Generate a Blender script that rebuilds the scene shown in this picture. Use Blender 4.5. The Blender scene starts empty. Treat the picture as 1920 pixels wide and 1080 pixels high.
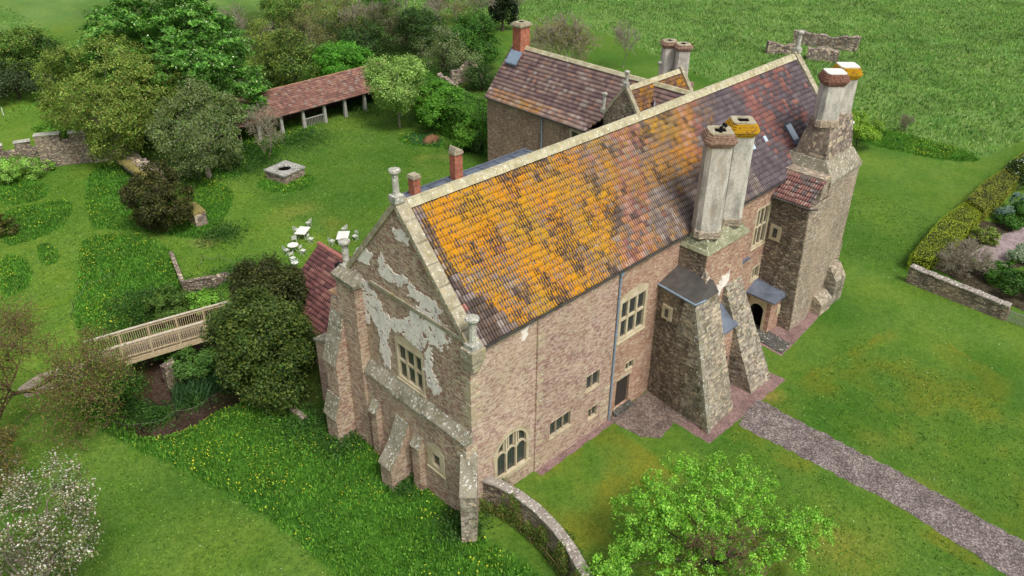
import bpy, math, random
import numpy as np
from mathutils import Vector, Matrix
R = math.radians
rng = np.random.default_rng(11)
random.seed(5)
scene = bpy.context.scene
col = scene.collection

# ------------------------------------------------------------------ camera
F = 1500.0
CAM = np.array([-20.4, -23.75, 34.0])
def _cam_axes():
    th, ro, al = R(31.66), R(0.25), R(44.4)
    fw = np.array([0, math.cos(th), -math.sin(th)]); up = np.array([0, math.sin(th), math.cos(th)]); rt = np.array([1.0, 0, 0])
    c, s = math.cos(ro), math.sin(ro)
    rt, up = c*rt + s*up, -s*rt + c*up
    c, s = math.cos(-al), math.sin(-al)
    f = lambda v: np.array([c*v[0]-s*v[1], s*v[0]+c*v[1], v[2]])
    return f(fw), f(up), f(rt)
FW, UP, RT = _cam_axes()
cd = bpy.data.cameras.new('camera'); cam = bpy.data.objects.new('camera', cd); col.objects.link(cam)
cd.sensor_width = 36; cd.lens = F/1920*36; cd.clip_start = 0.5; cd.clip_end = 2000
m = Matrix.Identity(4)
for i in range(3):
    m[i][0] = RT[i]; m[i][1] = UP[i]; m[i][2] = -FW[i]; m[i][3] = CAM[i]
cam.matrix_world = m
scene.camera = cam
scene.render.resolution_x = 1024; scene.render.resolution_y = 576

# ------------------------------------------------------------------ light
SUN_AZ, SUN_EL = -100.0, 56.0     # azimuth (from +x), elevation of the veiled sun
w = bpy.data.worlds.new('World'); scene.world = w; w.use_nodes = True
nt = w.node_tree; bg = nt.nodes['Background']
sky = nt.nodes.new('ShaderNodeTexSky'); sky.sky_type = 'NISHITA'; sky.sun_disc = False
sky.sun_elevation = R(SUN_EL); sky.sun_rotation = R(90 - SUN_AZ); sky.air_density = 1.0; sky.dust_density = 4.0; sky.ozone_density = 1.0
hs = nt.nodes.new('ShaderNodeHueSaturation'); hs.inputs['Saturation'].default_value = 0.35
nt.links.new(sky.outputs[0], hs.inputs['Color']); nt.links.new(hs.outputs[0], bg.inputs[0]); bg.inputs[1].default_value = 0.132
sd = bpy.data.lights.new('sun', 'SUN'); so = bpy.data.objects.new('sun', sd); col.objects.link(so)
sd.energy = 1.9; sd.angle = R(16); sd.color = (1.0, 0.96, 0.9)
d = Vector((math.cos(R(SUN_EL))*math.cos(R(SUN_AZ)), math.cos(R(SUN_EL))*math.sin(R(SUN_AZ)), math.sin(R(SUN_EL))))
so.rotation_euler = d.to_track_quat('Z', 'Y').to_euler()
scene.view_settings.view_transform = 'Standard'; scene.view_settings.look = 'None'
scene.view_settings.exposure = 0.42; scene.view_settings.gamma = 1.0

# ------------------------------------------------------------------ terrain height and pixel-to-ground helper
def sstep(a, b, x):
    t = np.clip((x-a)/(b-a), 0, 1); return t*t*(3-2*t)
def seg_dist(x, y, ax, ay, bx, by):
    dx, dy = bx-ax, by-ay
    t = np.clip(((x-ax)*dx+(y-ay)*dy)/(dx*dx+dy*dy), 0, 1)
    return np.hypot(x-ax-t*dx, y-ay-t*dy)
def pitdist(x, y):
    d1 = seg_dist(x, y, -7.6, 22.4, -4.6, 27.5)
    d2 = seg_dist(x, y, -4.6, 27.5, -3.4, 31.5)
    d3 = seg_dist(x, y, -7.0, 22.6, -3.2, 21.6)
    return np.minimum(np.minimum(d1, d2), d3 + .6)
def H(x, y):
    x = np.asarray(x, float); y = np.asarray(y, float)
    h = -0.6*(1-sstep(-1.8, 1.2, x))
    h = h - 2.1*(1-sstep(2.1, 4.4, pitdist(x, y)))
    h = h + 0.10*np.sin(x*.11+1)*np.cos(y*.09)*sstep(8, 30, np.hypot(x-18, y-2))
    return h
def ray(u, v): return FW + RT*((u-960)/F) + UP*((540-v)/F)
def G(u, v, dz=0.0):
    d = ray(u, v); z = 0.0
    for _ in range(12):
        t = (z+dz-CAM[2])/d[2]; p = CAM+t*d; z = z*.4 + .6*float(H(p[0], p[1]))
    t = (z+dz-CAM[2])/d[2]; return CAM+t*d
def hit(u, v, ax, val):
    d = ray(u, v); return CAM + d*((val-CAM[ax])/d[ax])

# ------------------------------------------------------------------ mesh helpers
def s2l(c):
    return tuple(((x/255)/12.92 if x/255 <= .04045 else ((x/255+.055)/1.055)**2.4) for x in c)
def tag(o, label=None, cat=None, group=None, kind=None):
    if label: o['label'] = label
    if cat: o['category'] = cat
    if group: o['group'] = group
    if kind: o['kind'] = kind
    return o
def link(name, me, mat=None, parent=None):
    o = bpy.data.objects.new(name, me); col.objects.link(o)
    if mat is not None: me.materials.append(mat)
    if parent is not None:
        o.parent = parent
        o.matrix_parent_inverse = Matrix.Translation(-parent.location) if parent.rotation_euler.z == 0 else (Matrix.Translation(parent.location) @ Matrix.Rotation(parent.rotation_euler.z, 4, 'Z')).inverted()
    return o
def empty(name, loc, label, cat, group=None):
    o = bpy.data.objects.new(name, None); col.objects.link(o); o.location = loc; o.empty_display_size = .3
    return tag(o, label, cat, group)
class MB:
    def __init__(s): s.v = []; s.f = []
    def face(s, pts):
        n = len(s.v); s.v += [tuple(p) for p in pts]; s.f.append(tuple(range(n, n+len(pts)))); return s
    def loft(s, a, b, cap=True):
        n = len(s.v); k = len(a); s.v += [tuple(p) for p in a]+[tuple(p) for p in b]
        for i in range(k): j = (i+1) % k; s.f.append((n+i, n+j, n+k+j, n+k+i))
        if cap: s.f.append(tuple(range(n+k-1, n-1, -1))); s.f.append(tuple(range(n+k, n+2*k)))
        return s
    def loops(s, ls):
        for i in range(len(ls)-1): s.loft(ls[i], ls[i+1], False)
        s.face(ls[0][::-1]); s.face(ls[-1]); return s
    def box(s, x0, x1, y0, y1, z0, z1):
        return s.loft([(x0,y0,z0),(x1,y0,z0),(x1,y1,z0),(x0,y1,z0)], [(x0,y0,z1),(x1,y0,z1),(x1,y1,z1),(x0,y1,z1)])
    def boxf(s, P, u0, u1, z0, z1, d0, d1):
        return s.loft([P(u0,z0,d0),P(u1,z0,d0),P(u1,z1,d0),P(u0,z1,d0)], [P(u0,z0,d1),P(u1,z0,d1),P(u1,z1,d1),P(u0,z1,d1)])
    def obox(s, c, ang, lx, ly, z0, z1, top=1.0, sh=(0, 0)):
        ca, sa = math.cos(ang), math.sin(ang)
        q = lambda a, b, z, t: (c[0]+sh[0]*(t != 1)+a*t*ca-b*t*sa, c[1]+sh[1]*(t != 1)+a*t*sa+b*t*ca, z)
        cs = [(-lx/2,-ly/2),(lx/2,-ly/2),(lx/2,ly/2),(-lx/2,ly/2)]
        return s.loft([q(a,b,z0,1) for a,b in cs], [q(a,b,z1,top) for a,b in cs])
    def cyl(s, x, y, z0, z1, r0, r1=None, n=12, rot=0):
        r1 = r0 if r1 is None else r1
        a = [(x+r0*math.cos(rot+2*math.pi*i/n), y+r0*math.sin(rot+2*math.pi*i/n), z0) for i in range(n)]
        b = [(x+r1*math.cos(rot+2*math.pi*i/n), y+r1*math.sin(rot+2*math.pi*i/n), z1) for i in range(n)]
        return s.loft(a, b)
    def tube(s, pts, rs, n=6):
        pts = [Vector(p) for p in pts]; L = []
        if not hasattr(rs, '__len__'): rs = [rs]*len(pts)
        for i, p in enumerate(pts):
            t = (pts[min(i+1, len(pts)-1)]-pts[max(i-1, 0)]).normalized()
            a = t.orthogonal().normalized() if abs(t.z) > .9 else t.cross(Vector((0,0,1))).normalized()
            b = t.cross(a)
            L.append([p+(a*math.cos(2*math.pi*k/n)+b*math.sin(2*math.pi*k/n))*rs[i] for k in range(n)])
        return s.loops(L)
    def build(s, name, mat, parent=None, smooth=False, bevel=0):
        me = bpy.data.meshes.new(name); me.from_pydata([tuple(map(float, p)) for p in s.v], [], s.f); me.update()
        if smooth: me.polygons.foreach_set('use_smooth', [True]*len(me.polygons))
        o = link(name, me, mat, parent)
        if bevel:
            b = o.modifiers.new('b', 'BEVEL'); b.width = bevel; b.segments = 1; b.limit_method = 'ANGLE'
        return o
def npmesh(name, V, Fq, mat, parent=None, tint=None, uv=None, extra=None):
    k = Fq.shape[1]; me = bpy.data.meshes.new(name)
    me.vertices.add(len(V)); me.vertices.foreach_set('co', np.ascontiguousarray(V, dtype=np.float32).ravel())
    me.loops.add(Fq.size); me.loops.foreach_set('vertex_index', Fq.astype(np.int32).ravel())
    me.polygons.add(len(Fq)); me.polygons.foreach_set('loop_start', np.arange(0, Fq.size, k, dtype=np.int32))
    me.update(calc_edges=True)
    if tint is not None:
        dom = 'FACE' if len(tint) == len(Fq) else 'POINT'
        a = me.attributes.new('tint', 'FLOAT_COLOR', dom)
        c = np.ones((len(tint), 4), np.float32); c[:, :tint.shape[1]] = tint; a.data.foreach_set('color', c.ravel())
    if extra is not None:
        for kk, arr in extra.items():
            a = me.attributes.new(kk, 'FLOAT', 'FACE' if len(arr) == len(Fq) else 'POINT'); a.data.foreach_set('value', arr.astype(np.float32))
    if uv is not None:
        l = me.uv_layers.new(name='uv'); l.data.foreach_set('uv', uv[Fq.ravel()].astype(np.float32).ravel())
    return link(name, me, mat, parent)
def vnoise(x, y, s, seed=0):
    r = np.random.default_rng(1000+seed).random((257, 257))
    x = np.asarray(x)/s+37.3; y = np.asarray(y)/s+91.7
    xi = np.floor(x).astype(int); yi = np.floor(y).astype(int); fx = x-xi; fy = y-yi
    fx = fx*fx*(3-2*fx); fy = fy*fy*(3-2*fy)
    g = lambda a, b: r[a % 257, b % 257]
    return (g(xi,yi)*(1-fx)+g(xi+1,yi)*fx)*(1-fy)+(g(xi,yi+1)*(1-fx)+g(xi+1,yi+1)*fx)*fy

# ------------------------------------------------------------------ materials
class NT:
    def __init__(s, name, rough=.9, spec=.2):
        s.m = bpy.data.materials.new(name); s.m.use_nodes = True; s.t = s.m.node_tree; s.b = s.t.nodes['Principled BSDF']
        s.b.inputs['Roughness'].default_value = rough; s.b.inputs['Specular IOR Level'].default_value = spec
    def n(s, t, **kw):
        x = s.t.nodes.new('ShaderNode'+t)
        for k, v in kw.items(): setattr(x, k, v)
        return x
    def l(s, a, b): s.t.links.new(a, b)
    def put(s, sock, v):
        if hasattr(v, 'is_output'): s.l(v, sock)
        elif isinstance(v, (tuple, list)): sock.default_value = (*v, 1) if len(v) == 3 and sock.type == 'RGBA' else v
        else: sock.default_value = v
    def co(s, scale=(1,1,1), kind='Object', distort=0, dscale=1.5):
        o = s.n('TexCoord').outputs[kind]
        if distort:
            nz = s.noise(o, dscale, 2, out='Color'); mx = s.n('VectorMath', operation='SCALE'); sb = s.n('VectorMath', operation='SUBTRACT')
            s.l(nz, sb.inputs[0]); sb.inputs[1].default_value = (.5,.5,.5); s.l(sb.outputs[0], mx.inputs[0]); mx.inputs['Scale'].default_value = distort
            ad = s.n('VectorMath', operation='ADD'); s.l(o, ad.inputs[0]); s.l(mx.outputs[0], ad.inputs[1]); o = ad.outputs[0]
        if scale == (1,1,1): return o
        mp = s.n('Mapping'); s.l(o, mp.inputs['Vector']); mp.inputs['Scale'].default_value = scale; return mp.outputs[0]
    def noise(s, vec, scale, detail=3, rough=.55, out='Fac'):
        x = s.n('TexNoise'); s.l(vec, x.inputs['Vector']); x.inputs['Scale'].default_value = scale
        x.inputs['Detail'].default_value = detail; x.inputs['Roughness'].default_value = rough; return x.outputs[out]
    def vor(s, vec, scale=1, feature='F1', out='Color', rnd=1.0):
        x = s.n('TexVoronoi', feature=feature); s.l(vec, x.inputs['Vector']); x.inputs['Scale'].default_value = scale
        x.inputs['Randomness'].default_value = rnd; return x.outputs[out]
    def sep(s, c): x = s.n('SeparateColor'); s.l(c, x.inputs[0]); return x.outputs
    def ramp(s, fac, stops, interp='LINEAR'):
        x = s.n('ValToRGB'); s.l(fac, x.inputs[0]); e = x.color_ramp.elements; x.color_ramp.interpolation = interp
        while len(e) < len(stops): e.new(.5)
        for k, (p, c) in enumerate(stops):
            e[k].position = p; e[k].color = (*c, 1) if isinstance(c, tuple) else (c, c, c, 1)
        return x.outputs[0]
    def mix(s, fac, a, b, mode='MIX'):
        x = s.n('Mix', data_type='RGBA', blend_type=mode); s.put(x.inputs[0], fac); s.put(x.inputs[6], a); s.put(x.inputs[7], b); return x.outputs[2]
    def math(s, op, a, b=0.0, clamp=False):
        x = s.n('Math', operation=op, use_clamp=clamp); s.put(x.inputs[0], a); s.put(x.inputs[1], b); return x.outputs[0]
    def thr(s, fac, lo, hi): return s.ramp(fac, [(lo, 0.0), (hi, 1.0)])
    def attr(s, name, out='Color'): x = s.n('Attribute', attribute_name=name); return x.outputs[out]
    def bump(s, h, strength=.5, dist=.05):
        x = s.n('Bump'); x.inputs['Strength'].default_value = strength; x.inputs['Distance'].default_value = dist; s.l(h, x.inputs['Height']); s.l(x.outputs[0], s.b.inputs['Normal'])
    def out(s, c): s.put(s.b.inputs['Base Color'], c); return s.m
def rubble(name, cols, mortar, sc=(4.2,4.2,13.0), stain=.35, staincol=(70,62,52), lich=.0, lichcol=(205,205,190), moss=0.0, pale=(214,196,166), palefac=.2, streaky=.0):
    t = NT(name, .95, .1); v0 = t.co((1,1,1), distort=.09, dscale=1.6)
    sp = t.n('SeparateXYZ'); t.l(v0, sp.inputs[0]); zc = t.math('MULTIPLY', sp.outputs[2], sc[2]); row = t.math('FLOOR', zc)
    cb = t.n('CombineXYZ'); t.l(t.math('MULTIPLY', sp.outputs[0], sc[0]), cb.inputs[0]); t.l(t.math('MULTIPLY', sp.outputs[1], sc[1]), cb.inputs[1]); t.l(t.math('MULTIPLY', row, 7.31), cb.inputs[2]); v = cb.outputs[0]
    fr = t.math('ABSOLUTE', t.math('SUBTRACT', t.math('FRACT', zc), .5)); rowe = t.ramp(fr, [(.36, 1.), (.5, 0.)])
    s = t.sep(t.vor(v)); edge = t.math('MULTIPLY', t.math('MULTIPLY', t.vor(v, feature='DISTANCE_TO_EDGE', out='Distance'), 1.6, True), rowe)
    n = len(cols); c = t.ramp(s[0], [(i/n, s2l(cc)) for i, cc in enumerate(cols)], 'CONSTANT')
    c = t.mix(t.math('MULTIPLY', t.ramp(s[1], [(0, 0.), (1-palefac, 0.), (1-palefac+.01, .8), (1, .8)]), 1.0), c, s2l(pale))
    fine = t.noise(t.co((1,1,2.2)), 14, 4, .7)
    c = t.mix(t.math('MULTIPLY', t.thr(fine, .35, .75), .45), c, t.mix(1.0, c, (.62,.57,.54), 'MULTIPLY'))
    c = t.mix(t.ramp(edge, [(.0, .6), (.12, 0.)]), c, s2l(mortar))
    big = t.noise(t.co((1,1,.55)), .55, 4, .6)
    c = t.mix(t.math('MULTIPLY', t.thr(big, .46, .68), stain), c, s2l(staincol))
    stv = t.noise(t.co((1.4,1.4,.22)), 1.1, 4, .65)
    c = t.mix(t.math('MULTIPLY', t.thr(stv, .52, .66), stain*.9), c, t.mix(1., c, (.55,.53,.48), 'MULTIPLY'))
    pb = t.noise(t.co((1,1,.8)), 1.9, 5, .7); c = t.mix(t.math('MULTIPLY', t.thr(pb, .54, .66), .38), c, s2l((206,192,172)))
    warm = t.noise(t.co((.8,.8,.8)), .33, 3, .5)
    c = t.mix(t.math('MULTIPLY', t.thr(warm, .5, .72), .3), c, s2l((205,180,150)))
    if moss: c = t.mix(t.math('MULTIPLY', t.thr(t.noise(t.co(), 1.3, 4, .7), .55, .62), moss), c, s2l((66,74,34)))
    if lich:
        lz = t.noise(t.co(), 6.5, 4, .75)
        c = t.mix(t.ramp(lz, [(.5+.12*(1-lich), 0.), (.56+.12*(1-lich), .85)]), c, s2l(lichcol))
    hgt = t.math('ADD', t.math('MULTIPLY', t.ramp(edge, [(0., 0.), (.12, 1.)]), .7), t.math('MULTIPLY', fine, .6))
    t.bump(hgt, .9, .05)
    return t.out(c)
M = {}
M['pink'] = rubble('rubble_pink', [(172,136,124),(188,156,144),(162,126,116),(200,174,160),(152,122,114),(180,148,134),(206,184,170)], (196,178,160), stain=.22, staincol=(120,108,88))
M['front'] = rubble('rubble_front', [(184,150,136),(200,172,156),(172,138,126),(212,188,172),(162,130,120),(190,160,144),(220,200,184)], (208,190,168), stain=.25, staincol=(128,116,92))
M['red'] = rubble('rubble_red', [(172,130,112),(186,148,128),(162,118,102),(194,164,144),(178,136,114)], (200,172,148), stain=.2, palefac=.16)
M['gable'] = rubble('rubble_gable', [(164,122,106),(152,118,104),(180,152,134),(172,132,114),(192,172,150),(144,120,108)], (196,182,160), stain=.42, staincol=(128,118,98), palefac=.3, lich=.2)
M['greywall'] = rubble('rubble_grey', [(136,128,116),(150,142,126),(120,110,100),(166,158,140),(138,122,110),(178,168,150)], (168,160,142), sc=(2.8,2.8,7.5), stain=.5, staincol=(72,70,52), moss=.5, lich=.25, palefac=.16)
M['darkwall'] = rubble('rubble_dark', [(112,102,90),(128,116,100),(98,86,78),(144,130,112),(116,100,88)], (150,140,120), stain=.5, staincol=(60,54,44), lich=.15, palefac=.12)
M['buff'] = rubble('rubble_buff', [(156,128,112),(168,142,124),(146,118,104),(174,152,134),(138,112,98)], (160,142,120), stain=.35, staincol=(104,90,72), palefac=.06)
M['tower'] = rubble('rubble_tower', [(150,138,124),(166,152,134),(138,122,108),(176,164,146),(160,134,116)], (176,166,148), stain=.35, staincol=(118,110,92), lich=.35)
M['garden'] = rubble('rubble_garden', [(110,98,90),(128,116,104),(96,84,78),(140,130,118),(120,96,88)], (140,130,116), stain=.4, lich=.2, moss=.3)
M['ruin'] = rubble('rubble_ruin', [(116,104,98),(132,118,110),(100,90,84),(146,132,122),(122,100,92)], (150,138,126), sc=(2.8,2.8,5), stain=.3, lich=.3, moss=.2)
def dressed(name, base, dark, lich=.5, lichcol=(222,222,210), y=.0, rough=.9):
    t = NT(name, rough, .15); c = t.mix(t.thr(t.noise(t.co(), 1.4, 5, .7), .38, .7), s2l(base), s2l(dark))
    f = t.noise(t.co(), 9, 4, .7); c = t.mix(t.math('MULTIPLY', f, .5), c, t.mix(1., c, (.55,.52,.45), 'MULTIPLY'))
    if lich: c = t.mix(t.ramp(t.noise(t.co(), 5.5, 4, .75), [(.60-.08*lich, 0.), (.64-.06*lich, .9)]), c, s2l(lichcol))
    if y: c = t.mix(t.ramp(t.noise(t.co((1,1,1)), 3.1, 4, .7), [(.54, 0.), (.62, y)]), c, s2l((176,150,40)))
    t.bump(f, .5, .03); return t.out(c)
M['cream'] = dressed('limestone_frame', (206,194,166), (176,160,130), 0)
M['quoin'] = dressed('quoin_stone', (196,180,152), (150,134,112), .1)
M['coping'] = dressed('coping_stone', (178,170,148), (134,126,104), .1, (218,216,200), y=.25)
M['weather'] = dressed('weathering_stone', (150,144,128), (108,104,84), .35, (214,216,208), y=.12)
M['plinth'] = dressed('plinth_stone', (158,158,130), (112,114,84), .35, (206,208,188))
M['ridge'] = dressed('ridge_stone', (192,186,158), (150,142,112), .2, (224,220,200), y=.3)
M['finial'] = dressed('finial_stone', (186,184,172), (140,140,128), .5)
M['wallcap'] = dressed('wall_cap', (160,152,142), (116,106,98), .4)
M['slab'] = dressed('stone_slab', (92,90,86), (70,70,62), .15)
M['towertop'] = dressed('worn_weathering', (158,150,132), (118,112,92), .3)
M['well'] = dressed('well_stone', (170,168,162), (112,112,102), .6, (222,222,216))
def simple(name, c, c2=None, sc=4, rough=.8, spec=.2, metal=0, bump=.2, dist=(1,1,1)):
    t = NT(name, rough, spec); t.b.inputs['Metallic'].default_value = metal
    n = t.noise(t.co(dist), sc, 4, .65); t.bump(n, bump, .02)
    return t.out(t.mix(t.thr(n, .3, .7), s2l(c), s2l(c2 or tuple(x*.7 for x in c))))
M['white'] = simple('white_paint', (226,226,218), (200,200,190), 8, .5)
M['lead'] = simple('lead_sheet', (112,120,134), (82,88,98), 1.2, .5, .4, .2)
M['leaddark'] = simple('lead_dark', (86,82,76), (58,56,54), 1.5, .6, .3)
M['pipe'] = simple('pipe_paint', (132,150,166), (112,128,142), 3, .5, .3)
M['door'] = simple('oak_door', (74,66,60), (44,40,38), 9, .8, dist=(3,3,.4))
M['void'] = simple('dark_interior', (26,22,20), (16,14,12), 2, 1, 0)
M['wood'] = simple('pale_timber', (202,184,150), (160,140,110), 5, .8, dist=(1,1,3))
M['woodgrey'] = simple('rail_timber', (206,196,178), (168,156,136), 4, .8)
M['deck'] = simple('deck_timber', (132,118,98), (100,90,76), 8, .9)
M['post'] = simple('dark_post', (42,40,34), (28,26,22), 8, .9)
M['rope'] = simple('rope', (118,128,104), (90,98,80), 8, .9)
M['iron'] = simple('black_iron', (24,24,26), (16,16,18), 8, .5)
M['pot'] = simple('clay_pot', (212,176,136), (176,140,104), 4, .8)
M['greypost'] = simple('grey_post', (168,168,158), (136,134,124), 4, .85)
M['steel'] = simple('white_metal', (214,214,206), (190,190,180), 6, .45)
M['bark'] = simple('bark', (88,80,68), (58,52,42), 6, .95, dist=(1,1,.4))
M['barkgrey'] = simple('bark_grey', (160,152,134), (122,114,98), 6, .95)
M['barkbrown'] = simple('bark_brown', (128,106,78), (92,76,56), 6, .95)
M['hay'] = simple('dry_grass_top', (150,134,84), (98,98,48), 3, 1)
def brick(name, c1, c2, mort, stepped=False, yl=0):
    t = NT(name, .9, .1); v = t.co((4.5,4.5,13)); s = t.sep(t.vor(v, rnd=.6)); e = t.vor(v, feature='DISTANCE_TO_EDGE', out='Distance', rnd=.6)
    c = t.mix(s[0], s2l(c1), s2l(c2)); c = t.mix(t.ramp(e, [(0, .6), (.12, 0.)]), c, s2l(mort))
    n = t.noise(t.co(), 3.5, 4, .7)
    c = t.mix(t.math('MULTIPLY', t.thr(n, .45, .65), .55), c, s2l((92,70,62)))
    if yl: c = t.mix(t.ramp(t.noise(t.co(), 5, 4, .7), [(.48-.12*yl, 0.), (.56-.12*yl, .9)]), c, s2l((186,146,24)))
    t.bump(e, .5, .02); return t.out(c)
M['brick'] = brick('red_brick', (184,106,76), (150,80,60), (190,160,138))
M['brickcap'] = brick('cap_brick', (138,84,70), (112,70,60), (176,160,140))
M['bricklichen'] = brick('lichen_brick', (140,80,62), (112,64,52), (170,150,120), yl=.75)
M['brickcream'] = brick('cap_brick_pale', (150,116,98), (126,96,82), (184,172,150))
def render_mat():
    t = NT('lime_render', .95, .1); v = t.co((1,1,.35))
    c = t.mix(t.thr(t.noise(v, 1.6, 5, .7), .42, .66), s2l((202,196,184)), s2l((138,134,126)))
    c = t.mix(t.math('MULTIPLY', t.thr(t.noise(t.co(), 9, 4, .8), .48, .62), .5), c, s2l((128,122,112)))
    c = t.mix(t.math('MULTIPLY', t.thr(t.noise(t.co((1,1,.5)), .9, 3, .5), .55, .7), .45), c, s2l((186,168,142)))
    t.bump(t.noise(t.co(), 7, 4, .7), .5, .03); return t.out(c)
M['render'] = render_mat()
def plaster_mat():
    t = NT('old_plaster', .95, .1); n = t.noise(t.co((1,1,.6)), 1.5, 5, .75)
    c = t.ramp(n, [(.3, s2l((244,236,224))), (.54, s2l((232,224,214))), (.64, s2l((190,184,180))), (.74, s2l((140,138,140)))])
    s = t.noise(t.co(), 5, 5, .75); c = t.mix(t.ramp(s, [(.56, 0.), (.62, .85)]), c, s2l((172,140,120)))
    t.bump(s, .5, .03); return t.out(c)
M['plaster'] = plaster_mat()
def glass_mat():
    t = NT('leaded_glass', .25, .6)
    sx = t.n('SeparateXYZ'); t.l(t.co(), sx.inputs[0])
    a = t.math('ADD', sx.outputs[0], sx.outputs[1]); g = None
    for q, k in ((a, 7.0), (sx.outputs[2], 5.0)):
        f = t.math('FRACT', t.math('MULTIPLY', q, k)); b = t.math('LESS_THAN', f, .14); g = b if g is None else t.math('MAXIMUM', g, b)
    f = t.noise(t.co(), 9, 2)
    return t.out(t.mix(g, t.mix(f, s2l((20,24,26)), s2l((44,50,52))), s2l((88,90,88))))
M['glass'] = glass_mat()
def skylight_mat():
    t = NT('skylight_glass', .35, .5); return t.out(s2l((176,190,200)))
M['skyglass'] = skylight_mat()
def roof_mat():
    t = NT('clay_tiles', .85, .15); uv = t.n('UVMap', uv_map='uv').outputs[0]
    mp = t.n('Mapping'); t.l(uv, mp.inputs['Vector']); mp.inputs['Scale'].default_value = (1, .45, 1)
    n = t.math('ADD', t.math('MULTIPLY', t.noise(mp.outputs[0], 9, 4, .75), .72), t.math('MULTIPLY', t.noise(uv, 1.7, 4, .7), .28)); f = t.noise(mp.outputs[0], 26, 3, .7)
    c = t.attr('tint'); li = t.attr('lichen', 'Fac'); wh = t.attr('white', 'Fac')
    c = t.mix(t.math('MULTIPLY', f, .55), c, t.mix(1., c, (.42,.38,.38), 'MULTIPLY'))
    k = t.math('SUBTRACT', t.math('ADD', t.math('MULTIPLY', n, 2.1), li), 1.46, True)
    k = t.math('MULTIPLY', k, 7.0, True)
    yc = t.mix(t.thr(t.noise(uv, .35, 3), .4, .62), s2l((190,128,20)), s2l((174,134,34)))
    yc = t.mix(t.math('MULTIPLY', t.thr(f, .4, .7), .4), yc, s2l((150,96,20)))
    c = t.mix(k, c, yc)
    wn = t.noise(uv, 5.0, 4, .8); k2 = t.math('MULTIPLY', t.math('SUBTRACT', t.math('ADD', wn, wh), 1.08, True), 12.0, True)
    c = t.mix(k2, c, s2l((196,192,180)))
    t.bump(n, .4, .02); return t.out(c)
M['tiles'] = roof_mat()
def leaf_mat(name='leaf', rough=.55, tr=.35):
    t = NT(name, rough, .25); c = t.attr('tint'); t.put(t.b.inputs['Base Color'], c)
    tl = t.n('BsdfTranslucent'); t.l(t.mix(1., c, (1.2,1.25,.6), 'MULTIPLY'), tl.inputs[0]); ms = t.n('MixShader'); ms.inputs[0].default_value = tr
    o = t.t.nodes['Material Output']; t.l(t.b.outputs[0], ms.inputs[1]); t.l(tl.outputs[0], ms.inputs[2]); t.l(ms.outputs[0], o.inputs[0]); return t.m
M['leaf'] = leaf_mat()
M['petal'] = leaf_mat('petal', .7, .2)
def ground_mat():
    t = NT('meadow_grass', .95, .1); v = t.co(); c = t.attr('tint')
    n1 = t.noise(v, .22, 5, .62); n2 = t.noise(v, 1.6, 5, .7); n3 = t.noise(v, 9.0, 4, .75)
    c = t.mix(t.math('MULTIPLY', t.thr(n1, .42, .66), .42), c, t.mix(1., c, (1.45,1.12,.75), 'MULTIPLY'))
    n4 = t.noise(v, 4.2, 4, .75); c = t.mix(t.math('MULTIPLY', t.thr(n2, .42, .62), .6), c, t.mix(1., c, (.66,.74,.66), 'MULTIPLY')); c = t.mix(t.math('MULTIPLY', t.thr(n4, .46, .60), .6), c, t.mix(1., c, (.60,.70,.58), 'MULTIPLY')); c = t.mix(t.math('MULTIPLY', t.thr(t.noise(v, 2.6, 4, .7), .52, .66), .45), c, t.mix(1., c, (1.5,1.25,1.2), 'MULTIPLY'))
    c = t.mix(t.math('MULTIPLY', t.thr(n3, .38, .62), .7), c, t.mix(1., c, (.45,.52,.45), 'MULTIPLY'))
    dn = t.noise(v, 26.0, 2, .5); c = t.mix(t.ramp(dn, [(.70, 0.), (.74, .5)]), c, s2l((176,196,120)))
    t.bump(t.math('ADD', n3, n2), .55, .10); return t.out(c)
M['ground'] = ground_mat()
def gravel(name, cols, sc=9, b=.5):
    t = NT(name, .95, .1); s = t.sep(t.vor(t.co(), sc)); n = t.noise(t.co(), .8, 4, .65)
    c = t.ramp(s[0], [(i/len(cols), s2l(k)) for i, k in enumerate(cols)], 'CONSTANT')
    c = t.mix(t.math('MULTIPLY', t.thr(n, .42, .62), .75), c, t.mix(1., c, (.55,.53,.54), 'MULTIPLY')); c = t.mix(t.math('MULTIPLY', t.thr(t.noise(t.co(), 5, 4, .75), .5, .62), .45), c, t.mix(1., c, (1.3,1.25,1.2), 'MULTIPLY'))
    c = t.mix(t.math('MULTIPLY', t.thr(t.noise(t.co(), 2.7, 4, .7), .58, .66), .5), c, s2l((84,88,62)))
    t.bump(s[1], b, .03); return t.out(c)
M['gravel'] = gravel('path_gravel', [(112,104,102),(132,122,118),(86,80,80),(152,142,136),(118,106,102),(98,88,84)], 14, .6)
M['pinkgravel'] = gravel('pink_gravel', [(140,114,110),(126,102,98),(152,126,120),(114,94,90)], 18)
M['cobble'] = gravel('cobbles', [(112,98,90),(124,108,98),(98,86,80),(132,120,110)], 9, .9)
M['gardengravel'] = gravel('garden_gravel', [(150,134,134),(164,148,146),(138,122,122)], 14)
M['mud'] = gravel('moat_mud', [(62,48,40),(72,56,48),(52,40,34),(82,66,56)], 16, .5)
M['flag'] = gravel('flagstones', [(166,150,132),(150,134,116),(176,162,146),(138,122,104)], 1.6, .9)
M['soil'] = gravel('garden_soil', [(70,62,50),(58,54,40),(82,74,58)], 7)

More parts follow.
